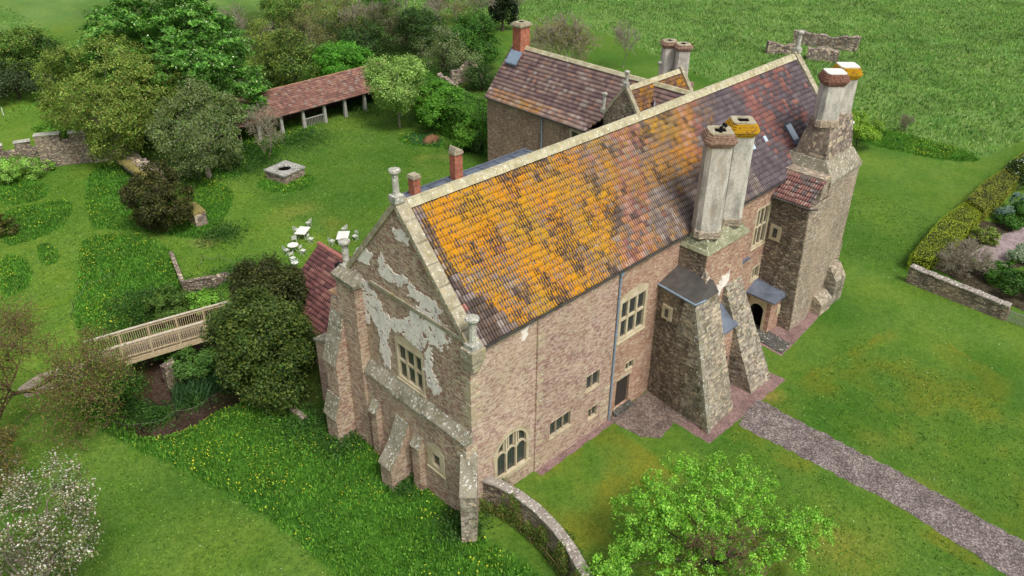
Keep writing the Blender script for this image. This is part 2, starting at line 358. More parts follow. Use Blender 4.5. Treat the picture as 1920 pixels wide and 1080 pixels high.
# ------------------------------------------------------------------ ground
def inpoly(x, y, poly):
    x = np.asarray(x); y = np.asarray(y); r = np.zeros(x.shape, bool); n = len(poly)
    for i in range(n):
        x1, y1 = poly[i][:2]; x2, y2 = poly[(i+1) % n][:2]
        c = ((y1 > y) != (y2 > y)) & (x < (x2-x1)*(y-y1)/((y2-y1) or 1e-9)+x1); r ^= c
    return r
def gp(pts): return [G(*p)[:2] for p in pts]
def chaik(P, k=3):
    for _ in range(k):
        Q = []
        for i in range(len(P)):
            a, b = np.array(P[i]), np.array(P[(i+1) % len(P)]); Q += [a*.75+b*.25, a*.25+b*.75]
        P = Q
    return P
LONG = [chaik(gp(l)) for l in (
    [(120,740),(235,765),(330,800),(440,705),(520,745),(620,800),(680,790),(720,860),(780,890),(868,985),(1010,1075),(1040,1110),(660,1110),(600,1050),(520,985),(400,910),(300,862),(180,805)],
    [(150,438),(250,436),(330,470),(345,550),(420,590),(300,660),(170,660),(135,600),(150,520)],
    [(160,315),(250,300),(330,330),(430,345),(440,380),(400,440),(380,452),(300,438),(200,430),(165,425)],
    [(0,340),(60,335),(95,352),(85,375),(30,384),(0,384)],
    [(0,396),(60,385),(125,375),(138,388),(120,425),(60,452),(0,468)],
    [(0,478),(40,480),(66,510),(50,545),(0,562)],
    [(70,455),(105,462),(112,490),(90,500),(72,480)],
    [(430,338),(500,305),(560,262),(600,240),(560,230),(420,250),(380,330)],
    [(486,335),(590,325),(592,342),(560,362),(500,362),(482,350)],
    [(745,252),(800,248),(838,268),(830,278),(770,274),(748,266)],
    [(1598,262),(1690,286),(1780,302),(1840,304),(1830,286),(1740,262),(1640,236),(1600,236)],
)]
PAST = gp([(1585,215),(1640,236),(1740,265),(1835,298),(1890,275),(1925,262),(2300,100),(2300,-60),(-300,-60),(-300,40),(40,70),(200,30),(600,20),(900,30),(1130,60),(1330,150),(1560,200)])
DRY = [(gp([(480,280),(900,330),(730,470),(420,430)]), .0)]
def axis(a, b, c, d, fine, coarse):
    return np.concatenate([np.arange(a-340, a, coarse), np.arange(a, b, fine), np.arange(b, b+340, coarse)])
gx = np.concatenate([np.arange(-140, -24, 6), np.arange(-24, 62, .4), np.arange(62, 130, 1.0), np.arange(130, 420, 8)])
gy = np.concatenate([np.arange(-120, -26, 6), np.arange(-26, 78, .4), np.arange(78, 120, 1.0), np.arange(120, 420, 8)])
X, Y = np.meshgrid(gx, gy); Z = H(X, Y)
past = inpoly(X, Y, PAST); lng = np.zeros(X.shape, bool)
for p in LONG: lng |= inpoly(X, Y, p)
Z = Z + np.where(past, .22*(vnoise(X, Y, 1.6, 3)-.5)+.15*(vnoise(X, Y, 4, 4)-.5), 0)
n1 = vnoise(X, Y, 6, 5); n2 = vnoise(X, Y, 2.2, 6)
def lerp(a, b, t): return a*(1-t[..., None])+b*t[..., None]
mown = lerp(np.array(s2l((80,116,42))), np.array(s2l((108,136,56))), np.clip(n1*1.3-.3, 0, 1))
mown = np.where(((X < 12) & (Y > 27))[..., None], mown*np.array([1.15,1.12,1.0]), mown)
front = inpoly(X, Y, gp([(1000,890),(1140,790),(1560,1110),(990,1110)])) | inpoly(X, Y, gp([(1330,800),(1700,600),(2050,800),(2050,1100),(1900,1100)]))
nf = vnoise(X, Y, 2.8, 8)*.6+vnoise(X, Y, 1.0, 9)*.4; mown = lerp(mown, mown*np.array([1.45,.98,.8]), front*np.clip((nf-.46)*4, 0, 1)); mown = lerp(mown, mown*np.array([.72,.85,.7]), front*np.clip((.46-nf)*5, 0, .8)); nf2 = vnoise(X, Y, 1.8, 18)*.6+vnoise(X, Y, .8, 19)*.4; mown = lerp(mown, mown*np.array([.78,.9,.7]), (~front)*np.clip((nf2-.5)*4, 0, .8))
lo = lerp(np.array(s2l((60,104,34))), np.array(s2l((80,126,42))), n2)
pa = lerp(np.array(s2l((84,124,54))), np.array(s2l((122,150,82))), np.clip(n2*.6+n1*.6-.1, 0, 1))
C = np.where(past[..., None], pa, mown); C = np.where(lng[..., None], lo, C)
pd = pitdist(X, Y); C = lerp(C, np.array(s2l((66,60,40)))+C*0, np.clip((4.6-pd)/1.6, 0, .85)); C = np.where((pd < 2.5)[..., None], np.array(s2l((70,54,44))), C)
# bare, worn lawn patches, then shade under the trees painted into the tint
for (u, v, r, cc) in ((600,430,3,(150,140,70)),(700,450,2.5,(140,140,66)),(820,300,3,(150,150,80)),(385,452,1.6,(160,144,90)),(560,400,3.4,(134,140,64)),(1440,745,1.6,(150,130,70)),(1560,1000,4,(140,138,60)),(1700,900,3,(132,138,56)),(1660,820,2.5,(128,134,56))):
    q = G(u, v); wgt = np.clip(1-np.hypot(X-q[0], Y-q[1])/r, 0, 1)*np.clip(n2*1.6-.3, 0, 1); C = lerp(C, np.array(s2l(cc))+C*0, wgt)
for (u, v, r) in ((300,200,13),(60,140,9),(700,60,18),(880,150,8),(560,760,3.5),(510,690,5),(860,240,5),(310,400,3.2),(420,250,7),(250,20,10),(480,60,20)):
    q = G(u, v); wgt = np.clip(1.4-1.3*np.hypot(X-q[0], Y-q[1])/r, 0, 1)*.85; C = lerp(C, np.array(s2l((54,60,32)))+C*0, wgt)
nx, ny = len(gx), len(gy); I = np.arange(nx*ny).reshape(ny, nx)
Fq = np.stack([I[:-1,:-1], I[:-1,1:], I[1:,1:], I[1:,:-1]], -1).reshape(-1, 4)
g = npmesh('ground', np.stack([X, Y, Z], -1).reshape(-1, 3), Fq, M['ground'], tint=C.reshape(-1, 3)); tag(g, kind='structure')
g.data.polygons.foreach_set('use_smooth', [True]*len(g.data.polygons))
def sheet(name, pts, mat, dz=.006, thick=.05, res=.35, wob=.06):
    P = [np.array(p[:2]) for p in pts]; out = []
    for i in range(len(P)):
        a, b = P[i], P[(i+1) % len(P)]; L = np.linalg.norm(b-a); k = max(1, int(L/res)); nrm = np.array([-(b-a)[1], (b-a)[0]])/max(L, 1e-6)
        for j in range(k):
            q = a+(b-a)*j/k + nrm*(random.uniform(-wob, wob) if j else 0); out.append((q[0], q[1], float(H(q[0], q[1]))+dz))
    mb = MB(); mb.loft([(a, b, c-thick-.1) for a, b, c in out], out); o = mb.build(name, mat); return tag(o, kind='structure')
pr_ = gp([(1920,1015),(1429,753),(1894,1082),(1393,793)]); e1_ = pr_[0]+(pr_[0]-pr_[1])/np.linalg.norm(pr_[0]-pr_[1])*24; e2_ = pr_[2]+(pr_[2]-pr_[3])/np.linalg.norm(pr_[2]-pr_[3])*24
sheet('path', gp([(1385,797),(1420,748),(1429,753),(1676,880),(1920,1015)])+[e1_, e2_]+gp([(1894,1082),(1676,946)]), M['gravel'], .012, wob=.11)
sheet('pavement', [(11.4,-.05),(11.6,-2.6),(12.4,-3.5),(14.2,-3.2),(15.2,-4.0),(15.6,-.05)], M['cobble'], .02)
sheet('gravel_apron', [(4.75,-.05),(4.75,-.6),(11.45,-.55),(11.5,-.05)], M['pinkgravel'], .012)
sheet('gravel_apron', [(14.2,-3.3),(14.2,-5.9),(18.4,-5.95),(19.8,-5.9),(23.3,-5.9),(23.3,-4.4),(19.9,-3.0),(18,-2)], M['pinkgravel'], .009)
sheet('gravel_apron', gp([(1410,600),(1398,640),(1434,650),(1465,668),(1500,632),(1530,600),(1557,560),(1560,540),(1546,515),(1562,510),(1548,492),(1510,490)]), M['pinkgravel'], .009)
sheet('doorstep_path', gp([(1410,612),(1420,608),(1482,646),(1466,664),(1412,634)]), M['slab'], .06, .1, .8, .01)
sheet('garden_path', gp([(1850,500),(1815,478),(1880,440),(1960,410),(1960,460),(1900,470),(1890,500)]), M['gardengravel'], .012)
sheet('garden_bed', gp([(1730,490),(1760,440),(1850,400),(1890,360),(1960,320),(1990,420),(1880,438),(1815,478),(1840,505),(1900,495),(1990,480),(2040,570),(1960,600),(1900,575),(1820,540)]), M['soil'], .006)
sheet('flagstone_path', [(-10.0,28.2),(-9.6,30.0),(-11.2,30.8),(-13.2,30.9),(-14.6,30.2),(-14.4,28.8),(-12.2,28.2)], M['flag'], .02)
sheet('moat_mud', [(-9.4,22.0),(-8.4,20.6),(-5.6,20.8),(-3.6,24.2),(-2.5,28),(-2.0,30.6),(-4.2,31.2),(-6.3,28.4),(-8.2,25.4)], M['mud'], .05, .2, .6, .2)

# ------------------------------------------------------------------ tiled roofs
def tiled_roof(name, parent, P0, U, V, W, L, colfn, course=.37, tile=.37, mask=None, sag=0):
    P0, U, V = (np.array(a, float) for a in (P0, U, V)); U /= np.linalg.norm(U); V /= np.linalg.norm(V); N = np.cross(U, V)
    if N[2] < 0: N = -N
    spt = 8; nt_ = max(1, round(W/tile)); tw = W/nt_; nc = nt_*spt; nr = max(1, round(L/course)); ch = L/nr
    us = np.arange(nc+1)*tw/spt; ph = (np.arange(nc+1) % 4)
    prof = np.array([0, .026, .038, .026])[ph]
    tid = np.minimum(np.arange(nc+1)//spt, nt_-1)
    VV, FF, TT, LI, WH, UVs = [], [], [], [], [], []; base = 0
    r2 = np.random.default_rng(len(name)+int(W*10))
    for j in range(nr):
        ju = r2.normal(0, .006, nt_)[tid]; sl = r2.normal(0, .014, nt_)[tid]
        rows = [(j*ch+sl, prof*.6-.03), (j*ch+sl, prof+.04+ju), ((j+.5)*ch+0*sl, prof+.022+ju), ((j+1)*ch+.03+0*sl, prof+ju*.5)]
        for v, h in rows:
            sg = -sag*np.sin(np.pi*us/W)*(v/L)
            P = P0+us[:, None]*U+v[:, None]*V+h[:, None]*N; P[:, 2] += sg
            VV.append(P); UVs.append(np.stack([us, v], -1))
        rgb, li, wh = colfn((np.arange(nt_)+.5)*tw, np.full(nt_, (j+.5)*ch), r2)
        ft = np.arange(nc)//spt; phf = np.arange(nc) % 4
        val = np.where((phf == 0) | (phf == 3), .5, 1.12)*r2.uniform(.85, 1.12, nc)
        for k in range(3):
            a = base+k*(nc+1)+np.arange(nc); q = np.stack([a, a+1, a+nc+2, a+nc+1], -1)
            keep = np.ones(nc, bool)
            if mask is not None: keep = mask(us[:-1]+tw/16, np.full(nc, (j+.5)*ch))
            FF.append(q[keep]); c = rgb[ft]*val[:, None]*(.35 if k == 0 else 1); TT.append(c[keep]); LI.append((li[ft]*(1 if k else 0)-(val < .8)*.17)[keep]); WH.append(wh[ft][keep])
        base += 4*(nc+1)
    return npmesh(name, np.concatenate(VV), np.concatenate(FF), M['tiles'], parent, tint=np.clip(np.concatenate(TT), 0, 1), uv=np.concatenate(UVs), extra={'lichen': np.concatenate(LI), 'white': np.concatenate(WH)})
def pick(r2, n, cols, wts):
    c = np.array([s2l(k) for k in cols]); w_ = np.array(wts, float); i = r2.choice(len(cols), n, p=w_/w_.sum()); return c[i]*r2.uniform(.88, 1.1, (n, 1))
RL = 7.9
def col_main(u, v, r2):
    n = len(u); f = v/RL; nz = vnoise(u, v, 1.3, 11); nb = vnoise(u, v*1.2, 3.2, 12); ns = .55*vnoise(u, v*.5, .62, 13)+.25*vnoise(u, v, 2.2, 14)+.2*r2.random(n)
    grey = pick(r2, n, [(138,126,120),(128,116,112),(120,108,106),(150,138,130),(130,114,104)], [3,3,3,1,2])
    slate = pick(r2, n, [(114,104,108),(106,96,100),(98,88,93),(122,113,115),(112,98,98)], [3,3,3,1,1])
    dark = pick(r2, n, [(98,84,76),(106,92,84),(88,76,70)], [3,2,2])
    red = pick(r2, n, [(150,104,94),(136,96,92),(160,116,104),(124,96,96)], [3,3,1,2])
    ora = pick(r2, n, [(190,138,98),(186,146,130),(170,124,108)], [2,2,2])
    edge = 16.5+7.5*f + 3*(nb-.5)
    strk = ns > .60
    c = np.where((u < edge+1)[:, None], np.where(strk[:, None], dark, grey), slate)
    c = np.where(((u > 13) & (u < 26) & (f < .45) & (nz > .35))[:, None], grey*.95, c)
    wine = (np.abs(u-(20.5+3.2*f)) < .55) & (r2.random(n) < .6)
    far = (u > 27.5+1.5*(1-f)+nz) & (u < 34.5+1.5*nz) & (nb+.25*f > .45) & (r2.random(n) < .5)
    band = (np.abs(u-(29.2+2.6*(1-f))) < 1.0) & (r2.random(n) < .7)
    c = np.where((wine | far | band)[:, None], red, c)
    streak = (np.abs(u-(12.3+4.6*f)) < .8+.9*nz) & (r2.random(n) < .75)
    c = np.where(streak[:, None], np.where((r2.random(n) < .8)[:, None], ora*.85, red*.9), c)
    st3 = (np.abs(u-(19.2+3.4*f)) < .6) & (f > .45) & (r2.random(n) < .5); c = np.where(st3[:, None], ora, c)
    c = np.where((r2.random(n) < .02)[:, None], red*1.1, c)
    li = np.clip(.60-.10*np.clip((u-8)/8, 0, 1)+.10*(nb-.5)+.20*(nz-.5)+r2.normal(0, .025, n), 0, 1)-.11*strk*(u > 1.5)
    li = np.where(streak, li-.06, li); li = np.where((u > 9) & (f < .42) & (u > 10+6*f), li-.12, li)
    li = np.where(u > edge, np.where(u < edge+3, .34+.3*(nz-.5), .12), li); li = np.where(st3, .42, li)
    li = np.where(f > .94, li-.16, li); li = np.where(u < .4+.4*nz, li-.2, li)
    li = np.where((f < .5) & (u < 1.6-2.6*f+.9*nz), li-.3, li)
    wh = np.where((u > 8.5) & (f < .5), .42, .36)+.10*(nz-.5)+r2.normal(0, .03, n); wh = np.where(u > 27, .34, wh)
    return c, li, wh
def col_wing(u, v, r2):
    n = len(u); nz = vnoise(u, v, 1.5, 21)
    c = pick(r2, n, [(134,112,108),(146,122,114),(118,98,98),(156,134,124),(160,124,106),(164,152,144)], [4,4,3,2,1,1])
    li = np.where(v < 1.3, .34+.3*(nz-.3), .10+.1*nz)
    c = np.where((v < 1.1)[:, None], c*1.25+.02, c)
    return c, li, np.where(v > 4.4, .42, .33)
def col_barn(u, v, r2):
    n = len(u); c = pick(r2, n, [(152,112,98),(138,100,90),(164,126,110),(124,96,88),(156,138,126)], [4,4,2,2,1]); return c, np.full(n, .12), np.full(n, .36)
def col_red(u, v, r2):
    n = len(u); c = pick(r2, n, [(142,98,92),(128,86,84),(154,112,102),(112,78,78)], [4,4,2,2]); return c, np.full(n, .05), np.full(n, .3)
def col_patch(u, v, r2):
    n = len(u); c = pick(r2, n, [(150,108,98),(138,98,92),(118,104,100),(160,128,116)], [3,3,3,2]); return c, np.full(n, .1), np.full(n, .5)
def col_yellow(u, v, r2):
    n = len(u); c = pick(r2, n, [(110,84,74),(130,102,86)], [1,1]); return c, np.full(n, .42)+r2.normal(0, .08, n), np.full(n, .4)

# ------------------------------------------------------------------ walls and windows
PF = lambda u, z, d: (u, -d, z)              # front plane (faces -y), d outward
def PX(x0): return lambda u, z, d: (x0-d, u, z)    # plane facing -x
def PY(y0): return lambda u, z, d: (u, y0-d, z)
def panel(mb, P, u0, u1, z0, z1, holes, depth=.3):
    us = sorted({u0, u1, *[h[0] for h in holes], *[h[1] for h in holes]}); zs = sorted({z0, z1, *[h[2] for h in holes], *[h[3] for h in holes]})
    for a, b in zip(us, us[1:]):
        for c, e in zip(zs, zs[1:]):
            mu, mz = (a+b)/2, (c+e)/2
            if any(h[0] < mu < h[1] and h[2] < mz < h[3] for h in holes): continue
            mb.face([P(a,c,0), P(b,c,0), P(b,e,0), P(a,e,0)])
    for h in holes:
        a, b, c, e = h
        for q in ([(a,c),(b,c)], [(b,c),(b,e)], [(b,e),(a,e)], [(a,e),(a,c)]):
            mb.face([P(*q[0],0), P(*q[1],0), P(*q[1],-depth), P(*q[0],-depth)])
def window(parent, P, u0, u1, z0, z1, nc, nr, bw=.16, mw=.11, label=None, surround=.0, sill=True, mat='cream'):
    f = MB(); d0, d1 = -.26, .02
    f.boxf(P, u0-surround, u0+bw, z0, z1, d0, d1); f.boxf(P, u1-bw, u1+surround, z0, z1, d0, d1)
    f.boxf(P, u0+bw, u1-bw, z1-bw, z1, d0, d1); f.boxf(P, u0+bw, u1-bw, z0, z0+bw*.8, d0, d1)
    iw = (u1-u0-2*bw-(nc-1)*mw)/nc
    for i in range(1, nc): a = u0+bw+i*iw+(i-1)*mw; f.boxf(P, a, a+mw, z0+bw*.8, z1-bw, -.22, -.05)
    ih = (z1-z0-1.8*bw)
    for j in range(1, nr):
        zc = z0+bw*.8+ih*j/nr
        for i in range(nc): a = u0+bw+i*(iw+mw); f.boxf(P, a, a+iw, zc-mw/2, zc+mw/2, -.22, -.06)
    if sill: f.boxf(P, u0-.06, u1+.06, z0-.13, z0-.003, -.1, .07)
    o = f.build('window', M[mat], parent, bevel=.012)
    if label: o['label'] = label
    g_ = MB(); g_.face([P(u0+.05,z0+.05,-.17), P(u1-.05,z0+.05,-.17), P(u1-.05,z1-.05,-.17), P(u0+.05,z1-.05,-.17)]); g_.build('pane', M['glass'], o)
    return o
def finial(parent, x, y, z, h=1.25, r=.17, base=.3, tilt=0):
    f = MB(); f.box(x-base, x+base, y-base, y+base, z-.35, z); f.cyl(x, y, z, z+.12, r*1.35, r, 8); f.cyl(x, y, z+.12, z+h-.3, r, r*.93, 8)
    f.cyl(x, y, z+h-.3, z+h-.16, r*1.0, r*1.7, 8); f.cyl(x, y, z+h-.16, z+h-.04, r*1.75, r*1.75, 8); f.cyl(x, y, z+h-.04, z+h+.03, r*1.5, r*.7, 8)
    return f.build('finial', M['finial'], parent)
def chamf(x, y, r, z, c, rot=R(45)):   # chamfered square loop turned 45 degrees
    pts = []; ca, sa = math.cos(rot), math.sin(rot)
    for a, b in ((r-c,-r),(r,-r+c),(r,r-c),(r-c,r),(-r+c,r),(-r,r-c),(-r,-r+c),(-r+c,-r)): pts.append((x+a*ca-b*sa, y+a*sa+b*ca, z))
    return pts
def stack(parent, x, y, z0, z1, r=.78, capmat='brickcap', capped=True, label=None):
    s = MB(); c = r*.34; ct = z1-.85
    s.loops([chamf(x,y,r*1.02,z0,c), chamf(x,y,r*1.0,z0+.55,c)])
    s.loops([chamf(x,y,r*.985,z0+.56,c), chamf(x,y,r*.95,ct,c)])
    o = s.build('chimney_stack', M['render'], parent)
    if label: o['label'] = label
    b = MB(); b.loops([chamf(x,y,r*.96,z0-.05,c), chamf(x,y,r*1.06,z0+.02,c), chamf(x,y,r*1.06,z0+.45,c), chamf(x,y,r*1.0,z0+.52,c)]); b.build('stack_base', M['tower'], o)
    k = MB(); z = ct; prev = None
    for i, (rr, hh) in enumerate(((1.0,.14),(1.10,.15),(1.20,.15),(1.12,.13),(1.03,.12),(.94,.10))):
        k.loops([chamf(x,y,r*rr,z,c), chamf(x,y,r*rr,z+hh-.012,c)]); z += hh-.002
    cap = k.build('cap', M[capmat], o, bevel=.01)
    tp = MB()
    R1, R2 = r*.86, r*.42
    if capped:
        tp.loops([chamf(x,y,R1,z-.01,c*.5), chamf(x,y,R1,z+.06,c*.5)])
    else:
        A, B = chamf(x,y,R1,z+.06,c*.5), chamf(x,y,R2,z+.06,c*.3); A0, B0 = chamf(x,y,R1,z-.02,c*.5), chamf(x,y,R2,z-.0,c*.3)
        for i in range(8):
            j = (i+1) % 8; tp.face([A[i],A[j],B[j],B[i]]); tp.face([A0[i],A0[j],A[j],A[i]]); tp.face([B[i],B[j],B0[j],B0[i]])
        fl = MB(); fl.face(B0); fl.build('flue', M['void'], o)
    tp.build('cap_slab', M['coping'] if not capped else M['white'], o)
    return o

# ================================================================== MAIN RANGE
LX, WY, EZ, RZ = 38.4, 10.3, 11.25, 17.1
house = empty('manor_house', (19, 5, 0), 'long tall rubble stone manor range with steep tiled roof covered in orange lichen', 'manor house')
D0 = -1.4
RY = WY/2
fh = [(1.55,4.25,1.35,4.35),(11.75,14.45,5.75,8.72),(12.8,13.75,2.95,3.68),(12.1,13.45,.35,2.62),(26.5,28.4,6.55,9.75),(27.3,28.45,3.6,4.75)]
w1 = MB(); panel(w1, PF, 0, 4.7, D0, EZ, [fh[0]]); w1.face([(4.7,0,D0),(4.7,-.1,D0),(4.7,-.1,EZ),(4.7,0,EZ)])
w1.build('wall', M['front'], house)
w2 = MB(); P10 = PY(-.1); fh2 = [(5.85,7.72,1.88,3.05),(8.93,10.2,3.6,4.78),(9.3,10.15,1.2,2.06)]
panel(w2, P10, 4.7, 11.3, D0, EZ, fh2); w2.face([(11.3,-.1,D0),(11.3,0,D0),(11.3,0,EZ),(11.3,-.1,EZ)])
w2.build('wall', M['pink'], house)
w3 = MB(); panel(w3, PF, 11.3, LX, D0, EZ, fh[1:]); w3.build('wall', M['red'], house)
# rear, far gable
w4 = MB(); w4.face([(LX,0,D0),(LX,WY,D0),(LX,WY,EZ),(LX,RY,RZ),(LX,0,EZ)]); w4.face([(LX,WY,D0),(0,WY,D0),(0,WY,EZ),(LX,WY,EZ)]); w4.build('wall', M['buff'], house)
# near gable: upper face x=0, thick lower stage x=-.45
gw = MB(); gh_up = [(3.75,6.2,6.15,8.75)]
panel(gw, PX(0), 0, WY, 5.2, EZ, gh_up)
gw.face([(0,0,EZ),(0,WY,EZ),(0,RY,RZ+.1)])
gw.build('wall', M['gable'], house)
gl = MB(); gh_lo = [(1.85,3.3,1.75,3.35),(8.55,9.85,1.9,3.1)]
panel(gl, PX(-.45), -.02, WY+.02, D0, 5.3, gh_lo, .4)
gl.face([(-.45,-.02,D0),(0,-.02,D0),(0,-.02,6.1),(-.45,-.02,5.3)]); gl.face([(-.45,WY+.02,D0),(0,WY+.02,D0),(0,WY+.02,6.1),(-.45,WY+.02,5.3)])
gl.build('wall', M['gable'], house)
# sloping offset above the lower stage (lichened weathering) in three lengths
for a, b, zt, zb in ((6.3,8.9,5.95,5.15),(3.6,6.28,6.05,5.05),(-.03,3.58,5.85,5.2)):
    k = MB(); k.loft([(-.52,a,zb),(-.52,a,zb+.16),(.05,a,zt+.12),(.05,a,zb)], [(-.52,b,zb),(-.52,b,zb+.16),(.05,b,zt+.12),(.05,b,zb)]); k.build('weathering', M['weather'], house, bevel=.02)
# string courses on the gable
k = MB(); k.boxf(PX(0), .3, 8.0, 11.55, 11.7, -.1, .09); k.boxf(PX(0), .3, 8.0, 11.42, 11.54, -.1, .05); k.build('string_course', M['coping'], house)
window(house, PX(0), 3.75, 6.2, 6.15, 8.75, 3, 2, .2, .16, 'six light mullioned window in the plastered gable')
window(house, PX(-.45), 1.85, 3.3, 1.75, 3.35, 1, 1, .42, .1, 'small square window low in the gable, right of the middle buttress')
window(house, PX(-.45), 8.55, 9.85, 1.9, 3.1, 1, 1, .34, .1, 'small square window low in the gable, beside the tall stepped buttress')
def arcband(P, uc, zc, r0, r1, a0, a1, d0, d1, n=14, mb=None):
    mb = mb or MB()
    for i in range(n):
        A, B = a0+(a1-a0)*(i+.04)/n, a0+(a1-a0)*(i+.96)/n; q = lambda r, a, d: P(uc+r*math.cos(a), zc+r*math.sin(a), d)
        mb.loft([q(r0,A,d0),q(r1,A,d0),q(r1,B,d0),q(r0,B,d0)], [q(r0,A,d1),q(r1,A,d1),q(r1,B,d1),q(r0,B,d1)])
    return mb
def lunette(P, u0, u1, z, rise, mat='cream', parent=house):
    n = 12; c = (u0+u1)/2; h = (u1-u0)/2; pts = [(u0, z)]+[(u1, z)]+[(c+h*math.cos(math.pi*i/n), z+rise*math.sin(math.pi*i/n)) for i in range(1, n)]
    mb = MB(); mb.loft([P(a,b,-.1) for a, b in pts], [P(a,b,.015) for a, b in pts]); mb.build('lintel', M[mat], parent)
    rr = (h*h+rise*rise)/(2*rise); a = math.asin(min(1, h/rr)); arcband(P, c, z+rise-rr, rr+.04, rr+.42, math.pi/2+a, math.pi/2-a, -.1, .012, 20).build('relieving_arch', M['red'] if P is PF else M['gable'], parent)
lunette(PX(0), 3.7, 6.25, 8.76, .5); lunette(PF, 11.7, 14.5, 8.73, .45)
lunette(PX(-.45), 1.95, 3.2, 3.36, .3); lunette(PX(-.45), 8.6, 9.8, 3.11, .3)
window(house, PF, 11.75, 14.45, 5.75, 8.72, 3, 2, .22, .17, 'six light mullioned window beside the blue drainpipe')
window(house, P10, 5.85, 7.72, 1.88, 3.05, 3, 1, .045, .05, 'three light window low on the front wall', mat='quoin')
window(house, P10, 8.93, 10.2, 3.6, 4.78, 2, 1, .04, .045, 'two light window halfway up the front wall', mat='quoin')
window(house, P10, 9.3, 10.15, 1.2, 2.06, 2, 1, .04, .045, 'small two light window near the ground beside the drainpipe', mat='quoin')
window(house, PF, 12.8, 13.75, 2.95, 3.68, 2, 1, .07, .06, 'small two light window above the oak door', sill=False)
window(house, PF, 26.5, 28.4, 6.55, 9.75, 3, 2, .2, .14, 'tall six light mullioned window between the chimney breasts')
window(house, PF, 27.3, 28.45, 3.6, 4.75, 2, 1, .13, .11, 'two light window above the porch')
dr = MB(); dr.boxf(PF, 12.1, 13.45, .35, 2.62, -.25, -.17)
dr = dr.build('door', M['door'], house); st = MB()
for i in range(6): st.boxf(PF, 12.14+i*.22, 12.33+i*.22, .4, 2.58, -.168, -.15)
st.build('door_boards', M['door'], dr)
k = MB(); k.boxf(PF, 11.95, 13.6, 2.63, 2.85, -.1, .03); k.build('lintel', M['quoin'], house)
k = MB(); k.boxf(PF, 11.9, 13.65, -.1, .34, -.3, .35); k.build('doorstep', M['slab'], house, bevel=.02)
# gothic three light window
def gothic():
    P = PF; u0, u1, z0, zs, zt = 1.55, 4.25, 1.35, 2.95, 4.35; c = (u0+u1)/2; h = (u1-u0)/2; n = 16
    arc = lambda k, hh, ww: [(c+ww*math.cos(math.pi*i/n), zs+hh*math.sin(math.pi*i/n)**.85) for i in range(n+1)]
    outer = [(u1, z0)]+arc(0, zt-zs-.02, h-.0)+[(u0, z0)]
    # spandrels in rubble behind the arch
    sp = MB(); A = arc(0, zt-zs-.03, h-.005)
    for i in range(n):
        (a, b), (e, g_) = A[i], A[i+1]; sp.face([P(a,b,-.01), P(e,g_,-.01), P(e,zt+.003,-.01), P(a,zt+.003,-.01)])
    sp.build('spandrel', M['front'], house)
    fr = MB(); In = [(u1-.22, z0)]+arc(0, zt-zs-.24, h-.22)+[(u0+.22, z0)]
    for i in range(len(outer)-1):
        q = [outer[i], outer[i+1], In[i+1], In[i]]; fr.loft([P(a,b,-.25) for a, b in q], [P(a,b,.03) for a, b in q])
    fr.boxf(P, u0-.1, u1+.1, z0-.25, z0+.02, -.25, .1)
    for s in (-.38, .38): fr.boxf(P, c+s-.06, c+s+.06, z0+.03, zt-.28-.25*abs(s), -.2, -.03)
    for s in (-.76, 0, .76):
        arcband(P, c+s, zs-.25, .32, .42, 0, math.pi, -.2, -.04, 8, fr)
    for s in (-.2, .2): fr.boxf(P, c+s-.04, c+s+.04, zs+.2, zt-.3, -.2, -.05)
    fr.boxf(P, c-.6, c-.52, zs+.15, zt-.5, -.2, -.05); fr.boxf(P, c+.52, c+.6, zs+.15, zt-.5, -.2, -.05)
    o = fr.build('window', M['cream'], house); o['label'] = 'arched three light gothic window near the corner'
    g_ = MB(); g_.face([P(a, b, -.15) for a, b in [(u1-.1, z0)]+arc(0, zt-zs-.1, h-.1)+[(u0+.1, z0)]]); g_.build('pane', M['glass'], o)
    arcband(P, c, zs, h+.0, h+.14, 0, math.pi, -.1, .05, 20).build('hood_mould', M['quoin'], house)
gothic()
# quoins at the near corner, on the pier and beside the joint
z = -.4; i = 0
while z < 10.8:
    hh = random.uniform(.26, .36); a = .75 if i % 2 else .38; b = .38 if i % 2 else .7
    xo = -.47 if z+hh < 5.1 else -.02
    if (z+hh < 5.0 or z > 5.9) and random.random() < .8: q = MB(); q.box(xo, xo+a, -.035, b, z, z+hh); q.build('quoin_stone', M['quoin'], house, bevel=.015)
    z += hh+random.choice([.02, .02, .25]); i += 1
for i, z in enumerate(np.arange(0, 10.6, .5)):
    if random.random() < .5: q = MB(); q.box(4.72, 4.72+random.uniform(.3, .6), -.112, 0, z, z+.3); q.build('quoin_stone', M['quoin'], house)
for z in (.4, 1.0, 1.7, 2.6): q = MB(); q.box(10.4+random.uniform(0,.3), 11.28, -.112, 0, z, z+random.uniform(.25,.4)); q.build('quoin_stone', M['quoin'], house)
